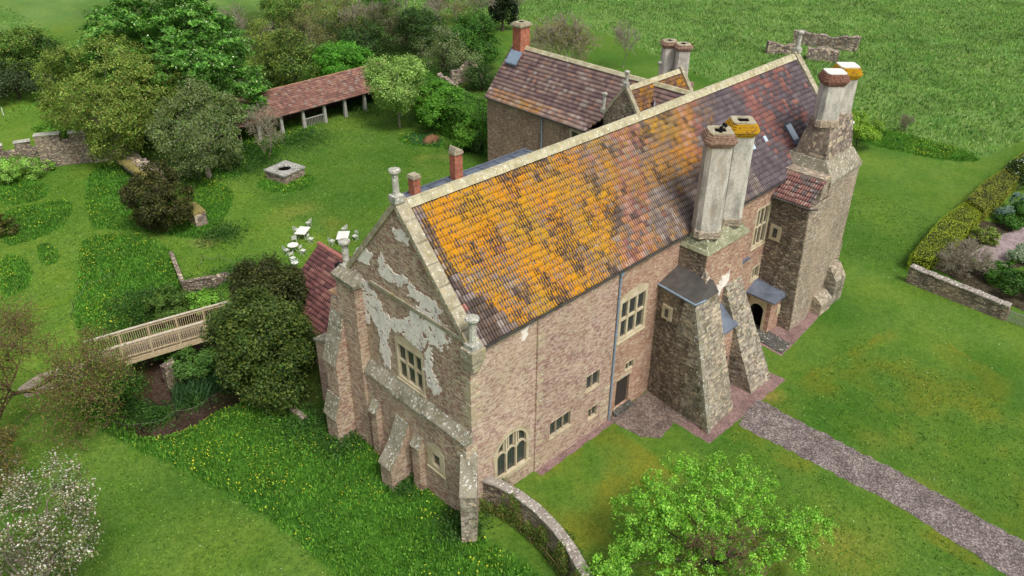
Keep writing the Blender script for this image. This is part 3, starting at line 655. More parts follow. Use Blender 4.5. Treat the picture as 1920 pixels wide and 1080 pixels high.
# plaster remnants on the gable, traced at their real place on the x=0 plane
def blob(pts, name='plaster_patch', ax=0, val=0.0, thick=.03, mat='plaster', parent=house, jit=.075):
    P = [hit(u, v, ax, val) for u, v in pts]; o_ = 1-ax; A = [(p[o_], p[2]) for p in P]; A_ = np.array(A); c = .045
    g0, g1 = np.arange(A_[:, 0].min()-.2, A_[:, 0].max()+.2, c), np.arange(A_[:, 1].min()-.2, A_[:, 1].max()+.2, c)
    U_, Z_ = np.meshgrid(g0, g1); du = .34*(vnoise(U_, Z_, .28, 31)-.5)+.2*(vnoise(U_, Z_, .1, 32)-.5); dz = .34*(vnoise(U_, Z_, .28, 33)-.5)+.2*(vnoise(U_, Z_, .1, 34)-.5)
    m_ = inpoly(U_+du, Z_+dz, A) & (.6*vnoise(U_, Z_, .34, 35)+.4*vnoise(U_, Z_, .12, 36) < (.66 if jit > .045 else .95))
    me = MB(); T = lambda u, z, d: (val-d, u, z) if ax == 0 else (u, val-d, z)
    hh = .012+thick*vnoise(U_, Z_, .5, 37)
    for y_, x_ in zip(*np.nonzero(m_)):
        u, z, h = U_[y_, x_], Z_[y_, x_], hh[y_, x_]; me.face([T(u,z,h), T(u+c,z,h), T(u+c,z+c,h), T(u,z+c,h)])
        for (yy, xx, p, q) in ((y_-1,x_,(u,z),(u+c,z)),(y_+1,x_,(u,z+c),(u+c,z+c)),(y_,x_-1,(u,z),(u,z+c)),(y_,x_+1,(u+c,z),(u+c,z+c))):
            if not (0 <= yy < m_.shape[0] and 0 <= xx < m_.shape[1] and m_[yy, xx]): me.face([T(*p,h), T(*q,h), T(*q,-.01), T(*p,-.01)])
    return me.build(name, M[mat], parent)
blob([(666,510),(680,520),(700,545),(712,560),(722,590),(740,600),(766,598),(775,580),(790,570),(815,585),(826,600),(838,618),(845,640),(834,655),(815,652),(806,640),(795,648),(790,662),(780,650),(768,640),(752,628),(735,616),(728,640),(735,668),(733,690),(722,688),(714,660),(712,630),(706,612),(695,590),(690,612),(684,596),(682,560)])
blob([(800,650),(812,650),(810,680),(816,705),(828,738),(820,745),(806,728),(798,706),(797,680)])
blob([(713,470),(720,486),(738,512),(762,522),(768,536),(742,534),(718,520),(708,505),(711,488)])
blob([(735,430),(748,428),(762,440),(772,450),(766,462),(752,452),(742,446)], jit=.03)
blob([(770,535),(790,548),(825,578),(832,590),(812,584),(786,566),(766,552)], jit=.04)
blob([(663,476),(680,464),(702,478),(694,494),(672,492)], jit=.03)
blob([(1369,510),(1364,530),(1352,545),(1345,562),(1338,558),(1344,535),(1356,516)], ax=1, val=-1.95, jit=.04)
blob([(975,622),(990,614),(986,634),(978,640)], ax=1, val=0, jit=.03)
# ---- coping, kneelers, finials
def coping(x0, x1, mirror=False, nm='coping', zoff=.32):
    for sgn in (0, 1):
        ya, yb = (-.35, RY) if sgn == 0 else (WY+.35, RY)
        za, zb = EZ-.35+zoff, RZ+zoff
        k = MB(); n = 7
        for i in range(n):
            a, b = i/n+.004, (i+1)/n-.004; f = lambda t: (ya+(yb-ya)*t, za+(zb-za)*t)
            (y1, z1), (y2, z2) = f(a), f(b); dz = random.uniform(-.012, .012)
            k.loft([(x0,y1,z1-.45),(x1,y1,z1-.45),(x1,y1,z1+dz),(x0,y1,z1+dz)], [(x0,y2,z2-.45),(x1,y2,z2-.45),(x1,y2,z2+dz),(x0,y2,z2+dz)])
        k.build(nm, M['coping'], house, bevel=.02)
coping(-.12, .62); coping(LX-.45, LX+.15)
for (yk, s) in ((-.1, -1), (WY+.1, 1)):
    k = MB(); k.box(-.3, .6, min(yk-.45, yk+.45), yk+.45, EZ-.55, EZ+.1); k.box(-.2, .5, yk-.35, yk+.35, EZ-.9, EZ-.56); k.box(-.1, .4, yk-.28, yk+.28, EZ-1.25, EZ-.91)
    k.build('kneeler', M['coping'], house, bevel=.03)
    k = MB(); k.box(LX-.45, LX+.3, yk-.45, yk+.45, EZ-.55, EZ+.1); k.build('kneeler', M['coping'], house, bevel=.03)
finial(house, .1, -.15, EZ+.4, 1.5, .2); finial(house, .1, WY+.1, EZ+.4, 1.5, .2); finial(house, .1, RY, RZ+.55, 1.35, .17, .28)
finial(house, LX, RY, RZ+.5, 1.3, .17, .25); finial(house, LX-.1, -.2, EZ+.35, 1.6, .17)
# gable piers and buttresses
k = MB(); k.loops([[(-.75,8.6,D0),(.0,8.6,D0),(.0,10.9,D0),(-.75,10.9,D0)], [(-.6,8.9,5.5),(.0,8.9,5.5),(.0,10.75,5.5),(-.6,10.75,5.5)], [(-.55,8.9,10.9),(.0,8.9,10.9),(.0,10.7,10.9),(-.55,10.7,10.9)]]); k.build('pier', M['gable'], house)
k = MB(); k.loops([[(-.65,8.8,10.9),(.1,8.8,10.9),(.1,10.85,10.9),(-.65,10.85,10.9)], [(-.72,8.75,11.2),(.1,8.75,11.2),(.1,10.9,11.2),(-.72,10.9,11.2)], [(-.1,8.9,11.65),(.1,8.9,11.65),(.1,10.7,11.65),(-.1,10.7,11.65)]]); k.build('pier_cap', M['weather'], house)
def buttress(y0, y1, prof, name='buttress', mat='gable', xw=-.0, wprof=None):
    # prof: list of (x, z) from ground up along the outer face, back on the wall
    P = [(xw, D0)]+prof+[(xw, prof[-1][1])]
    k = MB(); k.loft([(x,y0,z) for x, z in P], [(x,y1,z) for x, z in P]); o = k.build(name, M[mat], house)
    for (xa, za), (xb, zb) in (wprof or []):
        k = MB(); dx, dz = xb-xa, zb-za; L = math.hypot(dx, dz); nx_, nz_ = -dz/L*.1, dx/L*.1
        a = [(xa+nx_*.0-.05*dx/L, za-.05*dz/L), (xb, zb), (xb+nx_, zb+nz_), (xa+nx_-.05*dx/L, za+nz_-.05*dz/L)]
        k.loft([(x,y0-.04,z) for x, z in a], [(x,y1+.04,z) for x, z in a]); k.build('weathering', M['weather'], o, bevel=.015)
    return o
buttress(10.35, 11.55, [(-1.95,D0),(-1.95,1.5),(-1.5,2.9),(-1.45,5.4),(-.7,7.7),(-.55,9.2)], xw=.1, wprof=[((-1.98,1.5),(-1.5,2.95)),((-1.5,5.35),(-.72,7.75)),((-.74,7.8),(-.3,9.3))])
buttress(4.9, 5.95, [(-1.95,D0),(-1.95,1.15),(-1.2,2.1),(-.46,3.7)], xw=-.3, wprof=[((-1.98,1.15),(-1.2,2.15)),((-1.2,2.15),(-.45,3.75))])
buttress(3.62, 4.25, [(-.85,D0),(-.85,2.9),(-.46,3.5)], xw=-.3, wprof=[((-.88,2.9),(-.45,3.55))])
buttress(7.6, 8.2, [(-.85,D0),(-.85,3.0),(-.46,3.6)], xw=-.3, wprof=[((-.88,3.0),(-.45,3.65))])
# diagonal corner buttress
k = MB(); dg = lambda a, b, z: (-.15-(a*.7071)+(b*.7071), -(a*.7071)-(b*.7071)+.1, z); W2 = .42
k.loft([dg(0,-W2,D0),dg(0,W2,D0),dg(0,W2,4.5),dg(0,-W2,4.5)], [dg(1.55,-W2,D0),dg(1.55,W2,D0),dg(1.55,W2,2.9),dg(1.55,-W2,2.9)]); o = k.build('buttress', M['greywall'], house); o['label'] = 'narrow diagonal corner buttress patched with white lichen'
k = MB(); k.loft([dg(0,-W2-.04,4.5),dg(0,W2+.04,4.5),dg(0,W2+.04,4.62),dg(0,-W2-.04,4.62)], [dg(1.62,-W2-.04,2.86),dg(1.62,W2+.04,2.86),dg(1.62,W2+.04,2.98),dg(1.62,-W2-.04,2.98)]); k.build('weathering', M['weather'], o, bevel=.015)
# ---- roof
Vd = np.array([0, RY+.25, RZ-.05-(EZ-.05)]); roofL = float(np.linalg.norm(Vd))
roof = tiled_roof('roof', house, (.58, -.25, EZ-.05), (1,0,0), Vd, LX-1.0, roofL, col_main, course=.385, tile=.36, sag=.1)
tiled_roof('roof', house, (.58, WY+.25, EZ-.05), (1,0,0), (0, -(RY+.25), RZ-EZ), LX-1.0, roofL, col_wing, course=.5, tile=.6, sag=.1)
k = MB()
nn = 76
for i in range(nn):
    a, b = .55+(LX-1.05)*i/nn, .55+(LX-1.05)*(i+1)/nn-.015; s = lambda x: -.1*math.sin(math.pi*x/LX)+random.uniform(-.008,.008); z = RZ+s((a+b)/2)
    k.loft([(a,RY-.36,z-.20),(a,RY-.12,z+.13),(a,RY+.12,z+.13),(a,RY+.36,z-.20),(a,RY,z-.25)], [(b,RY-.36,z-.20),(b,RY-.12,z+.13),(b,RY+.12,z+.13),(b,RY+.36,z-.20),(b,RY,z-.25)])
k.build('ridge_capping', M['ridge'], house)
k = MB(); k.box(.6, LX-.5, -.30, -.22, EZ-.22, EZ-.08); k.box(.6, LX-.5, -.24, .0, EZ-.2, EZ-.14); k.build('gutter', M['leaddark'], house)
# drainpipe
k = MB(); k.cyl(11.42, -.14, -.2, EZ-.25, .065, n=10)
for z in (.6, 2.6, 4.6, 6.6, 8.6, 10.4): k.cyl(11.42, -.14, z, z+.1, .09, n=10)
k.box(11.3, 11.54, -.26, -.02, EZ-.5, EZ-.22); k.build('drainpipe', M['pipe'], house)
# skylight
def on_roof(u, v):
    s = (Vd[2]/Vd[1]); d = ray(u, v); t = (EZ-.05+(CAM[1]+.25)*s-CAM[2])/(d[2]-d[1]*s); return CAM+t*d
Nn = np.array([0, -Vd[2], Vd[1]])/roofL; Un = np.array([1, 0, 0]); Vn = Vd/roofL
def roofbox(c, wu, wv, h0, h1, name, mat, par):
    cs = [(-wu,-wv),(wu,-wv),(wu,wv),(-wu,wv)]; q = lambda a, b, h: c+Un*a+Vn*b+Nn*h
    k = MB(); k.loft([q(a,b,h0) for a, b in cs], [q(a,b,h1) for a, b in cs]); return k.build(name, mat, par)
c = on_roof(1483, 249); sk = roofbox(c, .40, .70, .0, .13, 'skylight', M['lead'], house); roofbox(c, .32, .6, .132, .145, 'pane', M['skyglass'], sk); roofbox(c-Vn*.8, .48, .12, .05, .09, 'flashing', M['lead'], sk)
roofbox(on_roof(1434, 261), .17, .22, .04, .09, 'glass_tile', M['skyglass'], house); roofbox(on_roof(1411, 275), .17, .22, .04, .09, 'glass_tile', M['skyglass'], house)

# ---- chimney breast A, lead roofed block and the two battered buttresses
k = MB(); k.loops([[(17.4,.3,D0),(21.9,.3,D0),(21.9,-1.95,D0),(17.4,-1.95,D0)][::-1], [(17.4,.3,10.45),(21.9,.3,10.45),(21.9,-1.95,10.45),(17.4,-1.95,10.45)][::-1]])
o = k.build('chimney_breast', M['red'], house)
k = MB(); k.box(17.36, 17.42, -1.9, -.02, 5, 10.42); k.build('wall_face', M['darkwall'], o)
k = MB()
for i, (g_, z0, z1) in enumerate(((.12,10.45,10.68),(-.12,10.68,10.98),(-.36,10.98,11.24))):
    a = g_; b = g_-.10
    k.loops([[(17.4-a,-1.95-a,z0),(21.9+a,-1.95-a,z0),(21.9+a,.8,z0),(17.4-a,.8,z0)], [(17.4-b,-1.95-b,z1-.01),(21.9+b,-1.95-b,z1-.01),(21.9+b,.8,z1-.01),(17.4-b,.8,z1-.01)]])
k.build('plinth', M['plinth'], house, bevel=.03)
sa = stack(house, 18.45, -.95, 11.2, 17.85, .78, 'brickcream', False, 'grey rendered chimney stack with black cowl, beside the tile roof')
k = MB(); k.tube([(18.1,-1.2,17.75),(18.1,-1.2,18.15),(18.25,-1.25,18.28),(18.42,-1.3,18.15)], .11, 8); k.build('cowl', M['iron'], sa)
stack(house, 20.85, -.95, 11.2, 17.85, .76, 'bricklichen', False, 'rendered chimney stack with yellow lichened cap')
# block with lead roof
k = MB(); k.loops([[(15.6,.0,D0),(17.45,.0,D0),(17.45,-2.9,D0),(15.1,-2.9,D0)], [(15.55,.0,8.3),(17.45,.0,8.3),(17.45,-2.9,8.3),(15.2,-2.9,8.3)]])
blk = k.build('stair_block', M['darkwall'], house)
k = MB(); k.loft([(15.4,.0,8.3),(15.05,-3.05,8.3),(17.5,-3.05,8.3),(17.5,.0,8.3)], [(15.4,.0,8.42),(15.05,-3.05,8.42),(17.39,-2.6,9.0),(17.39,.0,9.0)]); k.build('lead_roof', M['leaddark'], blk)
k = MB(); k.tube([(15.42,-.02,8.42),(15.05,-3.0,8.42),(16.0,-3.1,8.38)], .07, 6); k.build('gutter', M['pipe'], blk)
slitP = lambda u, z, d: (15.42-d+u*.12, u, z)
k = MB(); k.boxf(slitP, -1.35, -.6, 6.35, 7.3, -.1, .06); s_ = k.build('slit_window', M['cream'], blk); k = MB(); k.boxf(slitP, -1.12, -.85, 6.55, 7.12, -.1, .08); k.build('pane', M['glass'], s_)
# buttress 1
def courses(loopf, z0, z1, n, jit=.025):
    ls = []
    for i in range(n+1):
        t = i/n; L = loopf(t); ls.append([(x+random.uniform(-jit,jit), y+random.uniform(-jit,jit), z0+(z1-z0)*t) for x, y in L])
    return ls
def lp(A, B): return lambda t: [(a[0]+(b[0]-a[0])*t, a[1]+(b[1]-a[1])*t) for a, b in zip(A, B)]
b1 = MB(); b1.loops(courses(lp([(14.85,-5.35),(18.15,-5.15),(17.9,-2.0),(15.55,-.8)], [(15.15,-2.95),(17.5,-2.95),(17.6,-2.0),(15.2,-2.2)]), -.4, 8.35, 26))
b1.loops([[(16.3,-2.95,8.3),(17.5,-2.95,8.3),(17.5,-1.9,8.3),(16.9,-1.9,8.3)], [(17.3,-2.05,9.3),(17.5,-2.05,9.3),(17.5,-1.9,9.3),(17.3,-1.9,9.3)]])
o = b1.build('buttress', M['greywall'], house); o['label'] = 'broad mossy battered buttress under the near chimney breast'
b1q = MB(); z = 0
for i in range(24):
    t = i/24; x = 14.85+.3*t; y = -5.35+2.4*t; zz = -.05+8.3*t; a = .5 if i % 2 else .28
    b1q.loft([(x-.03,y-.03,zz),(x+a,y-.03,zz),(x+a,y+.2,zz),(x-.03,y+a*.9,zz)], [(x-.02,y+.06,zz+.3),(x+a,y+.06,zz+.3),(x+a,y+.25,zz+.3),(x-.02,y+a*.9,zz+.3)])
b1q.build('quoin_stones', M['weather'], o)
b2 = MB(); b2.loops(courses(lp([(20.25,-5.3),(22.75,-5.3),(22.3,-1.9),(20.25,-1.9)], [(20.0,-2.05),(21.9,-2.05),(21.9,-1.9),(20.0,-1.9)]), -.4, 7.2, 22))
o = b2.build('buttress', M['greywall'], house); o['label'] = 'narrower grey battered buttress between the lean-to and the porch'
k = MB(); k.box(18.0, 20.2, -3.1, -1.9, D0, 4.6); k.build('lean_to', M['red'], house)
k = MB(); k.loft([(17.9,-3.25,4.6),(20.3,-3.25,4.6),(20.3,-1.93,4.6),(17.9,-1.93,4.6)], [(17.9,-3.25,4.72),(20.3,-3.25,4.72),(20.3,-1.96,5.9),(17.9,-1.96,5.9)]); k.build('lead_roof', M['lead'], house)
k = MB(); k.boxf(PY(-3.1), 18.35, 19.9, .0, 2.3, -.3, .01); k.build('opening', M['void'], house)
# ---- block C with tiled lean-to roof and slit
k = MB(); k.loops([[(28.55,.1,D0),(28.95,-3.05,D0),(31.4,-3.0,D0),(31.4,.1,D0)], [(28.45,.1,10.2),(28.2,-2.8,10.2),(31.2,-2.8,10.2),(31.2,.1,10.2)]])
o = k.build('garderobe_block', M['darkwall'], house)
k = MB(); k.loft([(28.95,-3.10,D0),(31.4,-3.10,D0),(31.4,-3.0,D0),(28.95,-2.96,D0)], [(28.2,-2.9,10.15),(31.2,-2.9,10.15),(31.2,-2.75,10.15),(28.2,-2.75,10.15)]); k.build('wall_face', M['tower'], o)
sP = lambda u, z, d: (28.46-d+u*.04, u, z)
k = MB(); k.boxf(sP, -1.15, -.25, 6.9, 8.1, -.1, .06); s_ = k.build('slit_window', M['cream'], o); k = MB(); k.boxf(sP, -.86, -.52, 7.15, 7.85, -.1, .08); k.build('pane', M['glass'], s_)
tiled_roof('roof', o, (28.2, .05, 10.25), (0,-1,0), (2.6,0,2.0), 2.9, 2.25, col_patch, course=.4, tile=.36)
k = MB(); k.tube([(28.15,.1,10.2),(28.1,-3.0,10.2),(28.7,-3.2,10.1)], .07, 6); k.build('gutter', M['leaddark'], o)
# ---- tower breast B
k = MB(); k.loops([[(31.0,.1,D0),(31.0,-2.95,D0),(36.6,-2.3,D0),(37.6,-.5,D0),(37.6,.1,D0)], [(31.0,.1,5),(31.0,-2.9,5),(36.4,-2.4,5),(37.3,-.6,5),(37.3,.1,5)], [(30.9,.1,11.0),(30.9,-2.75,11.0),(36.0,-2.5,11.0),(36.9,-.6,11.0),(36.9,.1,11.0)]])
tw = k.build('chimney_breast', M['tower'], house)
k = MB(); k.loops([[(30.8,1.2,11.0),(30.8,-2.85,11.0),(36.1,-2.6,11.0),(37.0,-.5,11.0),(37.0,1.2,11.0)], [(30.8,1.2,11.25),(30.8,-2.85,11.25),(36.1,-2.6,11.25),(37.0,-.5,11.25),(37.0,1.2,11.25)], [(31.2,.8,12.5),(31.2,-2.0,12.5),(35.3,-2.0,12.5),(35.4,-.6,12.5),(35.4,.8,12.5)]]); k.build('weathering', M['towertop'], tw)
k = MB(); k.box(29.95, 30.95, -2.7, .6, 10.0, 11.75); k.build('wall_face', M['tower'], tw)
k = MB(); k.loops([[(31.3,.5,12.3),(31.3,-1.95,12.3),(35.2,-1.95,12.3),(35.2,.5,12.3)], [(31.35,.1,14.0),(31.35,-1.8,14.0),(34.9,-1.8,14.0),(34.9,.1,14.0)], [(31.45,-.1,14.95),(31.45,-1.65,14.95),(34.7,-1.65,14.95),(34.7,-.1,14.95)]]); k.build('upper_breast', M['ruin'], tw)
stack(house, 31.95, -.95, 14.75, 18.45, .74, 'brickcap', True, 'short white rendered stack with dark red brick cap')
stack(house, 34.0, -.85, 14.75, 18.45, .74, 'bricklichen', True, 'farthest rendered stack with yellow lichened brick cap')
# buttress stubs and far corner buttress of the tower
k = MB()
for (x, y, lx, ly, z, zt) in ((33.2,-3.15,1.7,1.0,.9,.5),(35.3,-2.9,1.6,1.2,2.0,1.0)):
    k.loops([[(x-lx/2,y-ly/2,D0),(x+lx/2,y-ly/2,D0),(x+lx/2,y+ly/2,D0),(x-lx/2,y+ly/2,D0)], [(x-lx/2,y-ly/2,z),(x+lx/2,y-ly/2,z),(x+lx/2,y+ly/2,z),(x-lx/2,y+ly/2,z)], [(x-lx/2,y+.1,z+zt),(x+lx/2,y+.1,z+zt),(x+lx/2,y+ly/2,z+zt),(x-lx/2,y+ly/2,z+zt)]])
k.build('buttress_stub', M['greywall'], tw)
k = MB(); dg2 = lambda a, b, z: (LX+(a*.7071)+(b*.7071)-.1, -(a*.7071)+(b*.7071), z)
k.loops([[dg2(0,-.5,D0),dg2(1.7,-.5,D0),dg2(1.7,.5,D0),dg2(0,.5,D0)], [dg2(0,-.5,3.2),dg2(1.6,-.5,3.2),dg2(1.6,.5,3.2),dg2(0,.5,3.2)], [dg2(0,-.5,4.6),dg2(.6,-.5,4.6),dg2(.6,.5,4.6),dg2(0,.5,4.6)]]); k.build('buttress', M['greywall'], house)
# ---- porch
k = MB(); PP = PX(27.3)
panel(k, PP, -2.05, 0.0, D0, 2.75, [(-1.5,-.45,.0,2.25)], .5)
k.face([(27.3,-2.05,D0),(29.2,-2.05,D0),(29.2,-2.05,2.75),(27.3,-2.05,2.75)]); k.face([(29.2,-2.05,D0),(29.2,0,D0),(29.2,0,2.75),(29.2,-2.05,2.75)])
po = k.build('porch', M['red'], house)
k = MB(); k.box(27.24, 29.26, -2.1, .05, 2.5, 2.76); k.boxf(PP, -1.68, -1.5, -.1, 2.5, -.45, .03); k.boxf(PP, -.45, -.27, -.1, 2.5, -.45, .03)
for i in range(10):
    a0, a1 = math.pi*i/10, math.pi*(i+1)/10; c_ = -.975; r_ = .53; q = lambda a: (c_+r_*math.cos(a), 1.6+r_*.95*math.sin(a))
    (ua, za), (ub, zb) = q(a0), q(a1); k.loft([PP(ua,za,-.3),PP(ub,zb,-.3),PP(ub,2.5,-.3),PP(ua,2.5,-.3)], [PP(ua,za,.02),PP(ub,zb,.02),PP(ub,2.5,.02),PP(ua,2.5,.02)])
k.box(28.2, 28.8, -2.11, -2.0, 1.2, 2.0)
k.build('arch_frame', M['cream'], po)
k = MB(); k.boxf(PP, -1.5, -.45, -.2, 2.3, -.52, -.48); k.build('opening', M['void'], po)
k = MB(); k.loops([[(27.0,-2.35,2.76),(29.5,-2.35,2.76),(29.5,.0,2.76),(27.0,.0,2.76)], [(27.0,-2.35,2.86),(29.5,-2.35,2.86),(29.5,.0,2.86),(27.0,.0,2.86)], [(28.2,-2.2,3.15),(28.6,-2.2,3.15),(28.6,.0,3.45),(28.2,.0,3.45)]]); k.build('lead_roof', M['lead'], po)
# small lead weathering boxes on the wall under the tall window
k = MB(); k.boxf(PF, 25.1, 26.3, 6.0, 6.1, -.1, .25); k.build('ledge', M['lead'], house)

# ================================================================== REAR WING
wing = empty('rear_wing', (36.7, 24, 0), 'lower stone wing with purple brown tiled roof and brick end chimney', 'wing')
WX0, WX1, WE, WR, WYE = 32.9, 40.5, 8.3, 12.6, 34.4; WC = (WX0+WX1)/2
k = MB(); panel(k, PX(WX0), WY, WYE, D0, WE, [(21.1,23.1,6.75,7.75)])
k.face([(WX1,WY,D0),(WX1,WYE,D0),(WX1,WYE,WE),(WX1,WY,WE)]); k.face([(WX0,WYE,D0),(WX1,WYE,D0),(WX1,WYE,WE),(WC,WYE,WR),(WX0,WYE,WE)]); k.build('wall', M['buff'], wing)
window(wing, PX(WX0), 21.1, 23.1, 6.75, 7.75, 2, 1, .2, .12)
wd = np.array([WC-WX0+.25, 0, WR-WE+.25]); wl = float(np.linalg.norm(wd))
XG = WX0-.05; YG0, YG1, YGC, ZG = 15.0, 19.2, 17.05, WR+.35
def wmask(u, v):        # cut where the cross gable stands
    y = WYE+.15-u; z = v/wl*(WR-WE+.25)+WE-.25; half = (YG1-YG0)/2*(1-(z-10.3)/(WR-10.3)); return ~((np.abs(y-YGC) < half-.1))
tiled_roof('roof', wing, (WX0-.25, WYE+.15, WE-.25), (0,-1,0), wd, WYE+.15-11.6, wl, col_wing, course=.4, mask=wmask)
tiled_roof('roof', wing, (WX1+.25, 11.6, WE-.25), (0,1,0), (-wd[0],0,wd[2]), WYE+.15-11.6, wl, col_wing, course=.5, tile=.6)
k = MB()
for i in range(40):
    a = 7.6+(WYE-7.5)*i/40; b = 7.6+(WYE-7.5)*(i+1)/40-.02
    k.loft([(WC-.3,a,WR-.14),(WC-.1,a,WR+.14),(WC+.1,a,WR+.14),(WC+.3,a,WR-.14)], [(WC-.3,b,WR-.14),(WC-.1,b,WR+.14),(WC+.1,b,WR+.14),(WC+.3,b,WR-.14)])
k.build('ridge_capping', M['ridge'], wing)
k = MB(); k.box(WX0-.36, WX0-.24, 19.4, WYE+.1, WE-.3, WE-.18); k.build('gutter', M['leaddark'], wing)
k = MB(); k.cyl(WX0-.12, 26.6, -.5, WE-.25, .07, n=8); k.build('drainpipe', M['pipe'], wing)
# brick end chimney
cx_, cy_ = WC-.2, 33.2
k = MB(); k.box(cx_-.65, cx_+.65, cy_-.55, cy_+.55, WR-1.2, WR+2.0); ch = k.build('chimney', M['brick'], wing)
k = MB()
for (r_, z0, z1) in ((.72,2.0,2.12),(.82,2.12,2.26),(.74,2.26,2.36),(.6,2.36,2.46)): k.box(cx_-r_-.02, cx_+r_+.02, cy_-r_+.08, cy_+r_-.08, WR+z0, WR+z1-.003)
k.build('cap', M['coping'], ch); k = MB(); k.box(cx_-.25, cx_+.25, cy_-.2, cy_+.2, WR+2.4, WR+2.47); k.build('flue', M['void'], ch)
k = MB(); k.loft([(cx_-1.5,cy_-.75,WR-1.45),(cx_-.6,cy_-.75,WR-.4),(cx_-.6,cy_+.75,WR-.4),(cx_-1.5,cy_+.75,WR-1.45)], [(cx_-1.5,cy_-.75,WR-1.3),(cx_-.6,cy_-.75,WR-.2),(cx_-.6,cy_+.75,WR-.2),(cx_-1.5,cy_+.75,WR-1.3)]); k.build('flashing', M['pipe'], ch)
# cross gable: faces -x, ridge runs along x and over the wing to a far gable with the twin stacks
k = MB(); k.face([(XG,YG0,7),(XG,YG1,7),(XG,YG1,10.2),(XG,YGC,ZG),(XG,YG0,10.2)]); k.face([(XG,YG0,7),(XG,YG0,10.2),(XG+3,YG0,10.2),(XG+3,YG0,7)]); k.face([(XG,YG1,7),(XG,YG1,10.2),(XG+3,YG1,10.2),(XG+3,YG1,7)])
k.face([(WX1+.3,YG0,D0),(WX1+.3,YG1,D0),(WX1+.3,YG1,10.2),(WX1+.3,YGC,ZG),(WX1+.3,YG0,10.2)]); k.build('wall', M['darkwall'], wing)
cgL = math.hypot((YG1-YG0)/2, ZG-10.2)
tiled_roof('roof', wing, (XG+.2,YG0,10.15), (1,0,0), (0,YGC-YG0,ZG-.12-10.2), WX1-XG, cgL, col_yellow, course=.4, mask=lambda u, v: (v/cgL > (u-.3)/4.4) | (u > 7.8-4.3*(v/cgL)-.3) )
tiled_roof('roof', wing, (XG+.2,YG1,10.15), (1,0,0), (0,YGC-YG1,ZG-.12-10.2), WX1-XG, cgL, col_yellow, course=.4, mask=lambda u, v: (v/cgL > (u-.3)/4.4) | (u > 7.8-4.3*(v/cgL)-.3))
for s, yy in ((0, YG0), (1, YG1)):
    for xx in (XG-.08, WX1+.1):
        k = MB(); k.loft([(xx,yy,10.0),(xx+.42,yy,10.0),(xx+.42,yy,10.45),(xx,yy,10.45)], [(xx,YGC,ZG-.1),(xx+.42,YGC,ZG-.1),(xx+.42,YGC,ZG+.32),(xx,YGC,ZG+.32)]); k.build('coping', M['coping'], wing)
k = MB(); k.loft([(XG+.3,YGC-.28,ZG-.25),(XG+.3,YGC,ZG+.1),(XG+.3,YGC+.28,ZG-.25)], [(WX1,YGC-.28,ZG-.25),(WX1,YGC,ZG+.1),(WX1,YGC+.28,ZG-.25)]); k.build('ridge_capping', M['ridge'], wing)
finial(wing, XG+.1, YGC, ZG+.45, 1.0, .14, .2); finial(wing, XG+.1, YG1+.1, 10.6, 1.4, .15, .22); finial(wing, XG+.1, YG0-.1, 10.6, .5, .15, .22); finial(wing, WX1+.2, YGC+2.2, 11.3, 1.9, .15, .22)
k = MB(); k.loft([(XG+1.2,YG0-.06,10.3),(XG+1.6,YG0-.06,10.3),(XG+1.6,YG0-.06,10.2),(XG+1.2,YG0-.06,10.2)], [(XG+3.2,YGC-.9,ZG-1.1),(XG+3.6,YGC-.9,ZG-1.1),(XG+3.6,YGC-.9,ZG-1.3),(XG+3.2,YGC-.9,ZG-1.3)]); k.build('flashing', M['pipe'], wing)
window(wing, PX(XG), 16.2, 17.9, 8.5, 9.7, 2, 1, .18, .12)
k = MB(); k.box(40.2, 42.2, 16.4, 19.8, D0, 11.6); k.build('chimney_breast', M['buff'], wing)
for (x, y) in ((41.3,18.9),(41.3,17.4)):
    k = MB(); k.loops([chamf(x,y,.62,11.4,.2), chamf(x,y,.6,14.5,.2)]); c_ = k.build('chimney_stack', M['render'], wing)
    k = MB(); z = 14.5
    for rr, hh in ((.62,.12),(.72,.14),(.8,.14),(.7,.12)): k.loops([chamf(x,y,rr,z,.2), chamf(x,y,rr,z+hh-.005,.2)]); z += hh
    k.build('cap', M['brickcream'], c_); k = MB(); k.loops([chamf(x,y,.6,z,.2), chamf(x,y,.6,z+.06,.2)]); k.build('cap_slab', M['coping'], c_)
    k = MB(); k.box(x-.22, x+.22, y-.22, y+.22, z+.05, z+.075); k.build('flue', M['void'], c_)

# ================================================================== LEAD ROOFED RANGE behind the ridge
lr = empty('lead_roofed_range', (16, 14, 0), 'narrow range with shallow grey lead roof tucked behind the main ridge', 'building')
k = MB(); k.box(9.2, 21.5, WY+.03, 17.6, D0, 9.6); k.build('wall', M['buff'], lr)
k = MB(); k.loft([(9.0,WY+.03,9.7),(21.6,WY+.03,9.7),(21.6,17.7,9.62),(9.0,17.7,9.62)], [(9.0,WY+.03,11.0),(21.6,WY+.03,11.0),(21.6,17.7,10.4),(9.0,17.7,10.4)]); lrf = k.build('roof', M['lead'], lr)
k = MB()
for x in np.arange(10, 21.6, 1.6): k.loft([(x,WY+.04,11.0),(x+.07,WY+.04,11.0),(x+.07,17.7,10.4),(x,17.7,10.4)], [(x,WY+.04,11.06),(x+.07,WY+.04,11.06),(x+.07,17.7,10.46),(x,17.7,10.46)])
k.box(9.0, 21.6, 17.6, 17.72, 10.38, 10.5); k.build('lead_rolls', M['lead'], lrf)
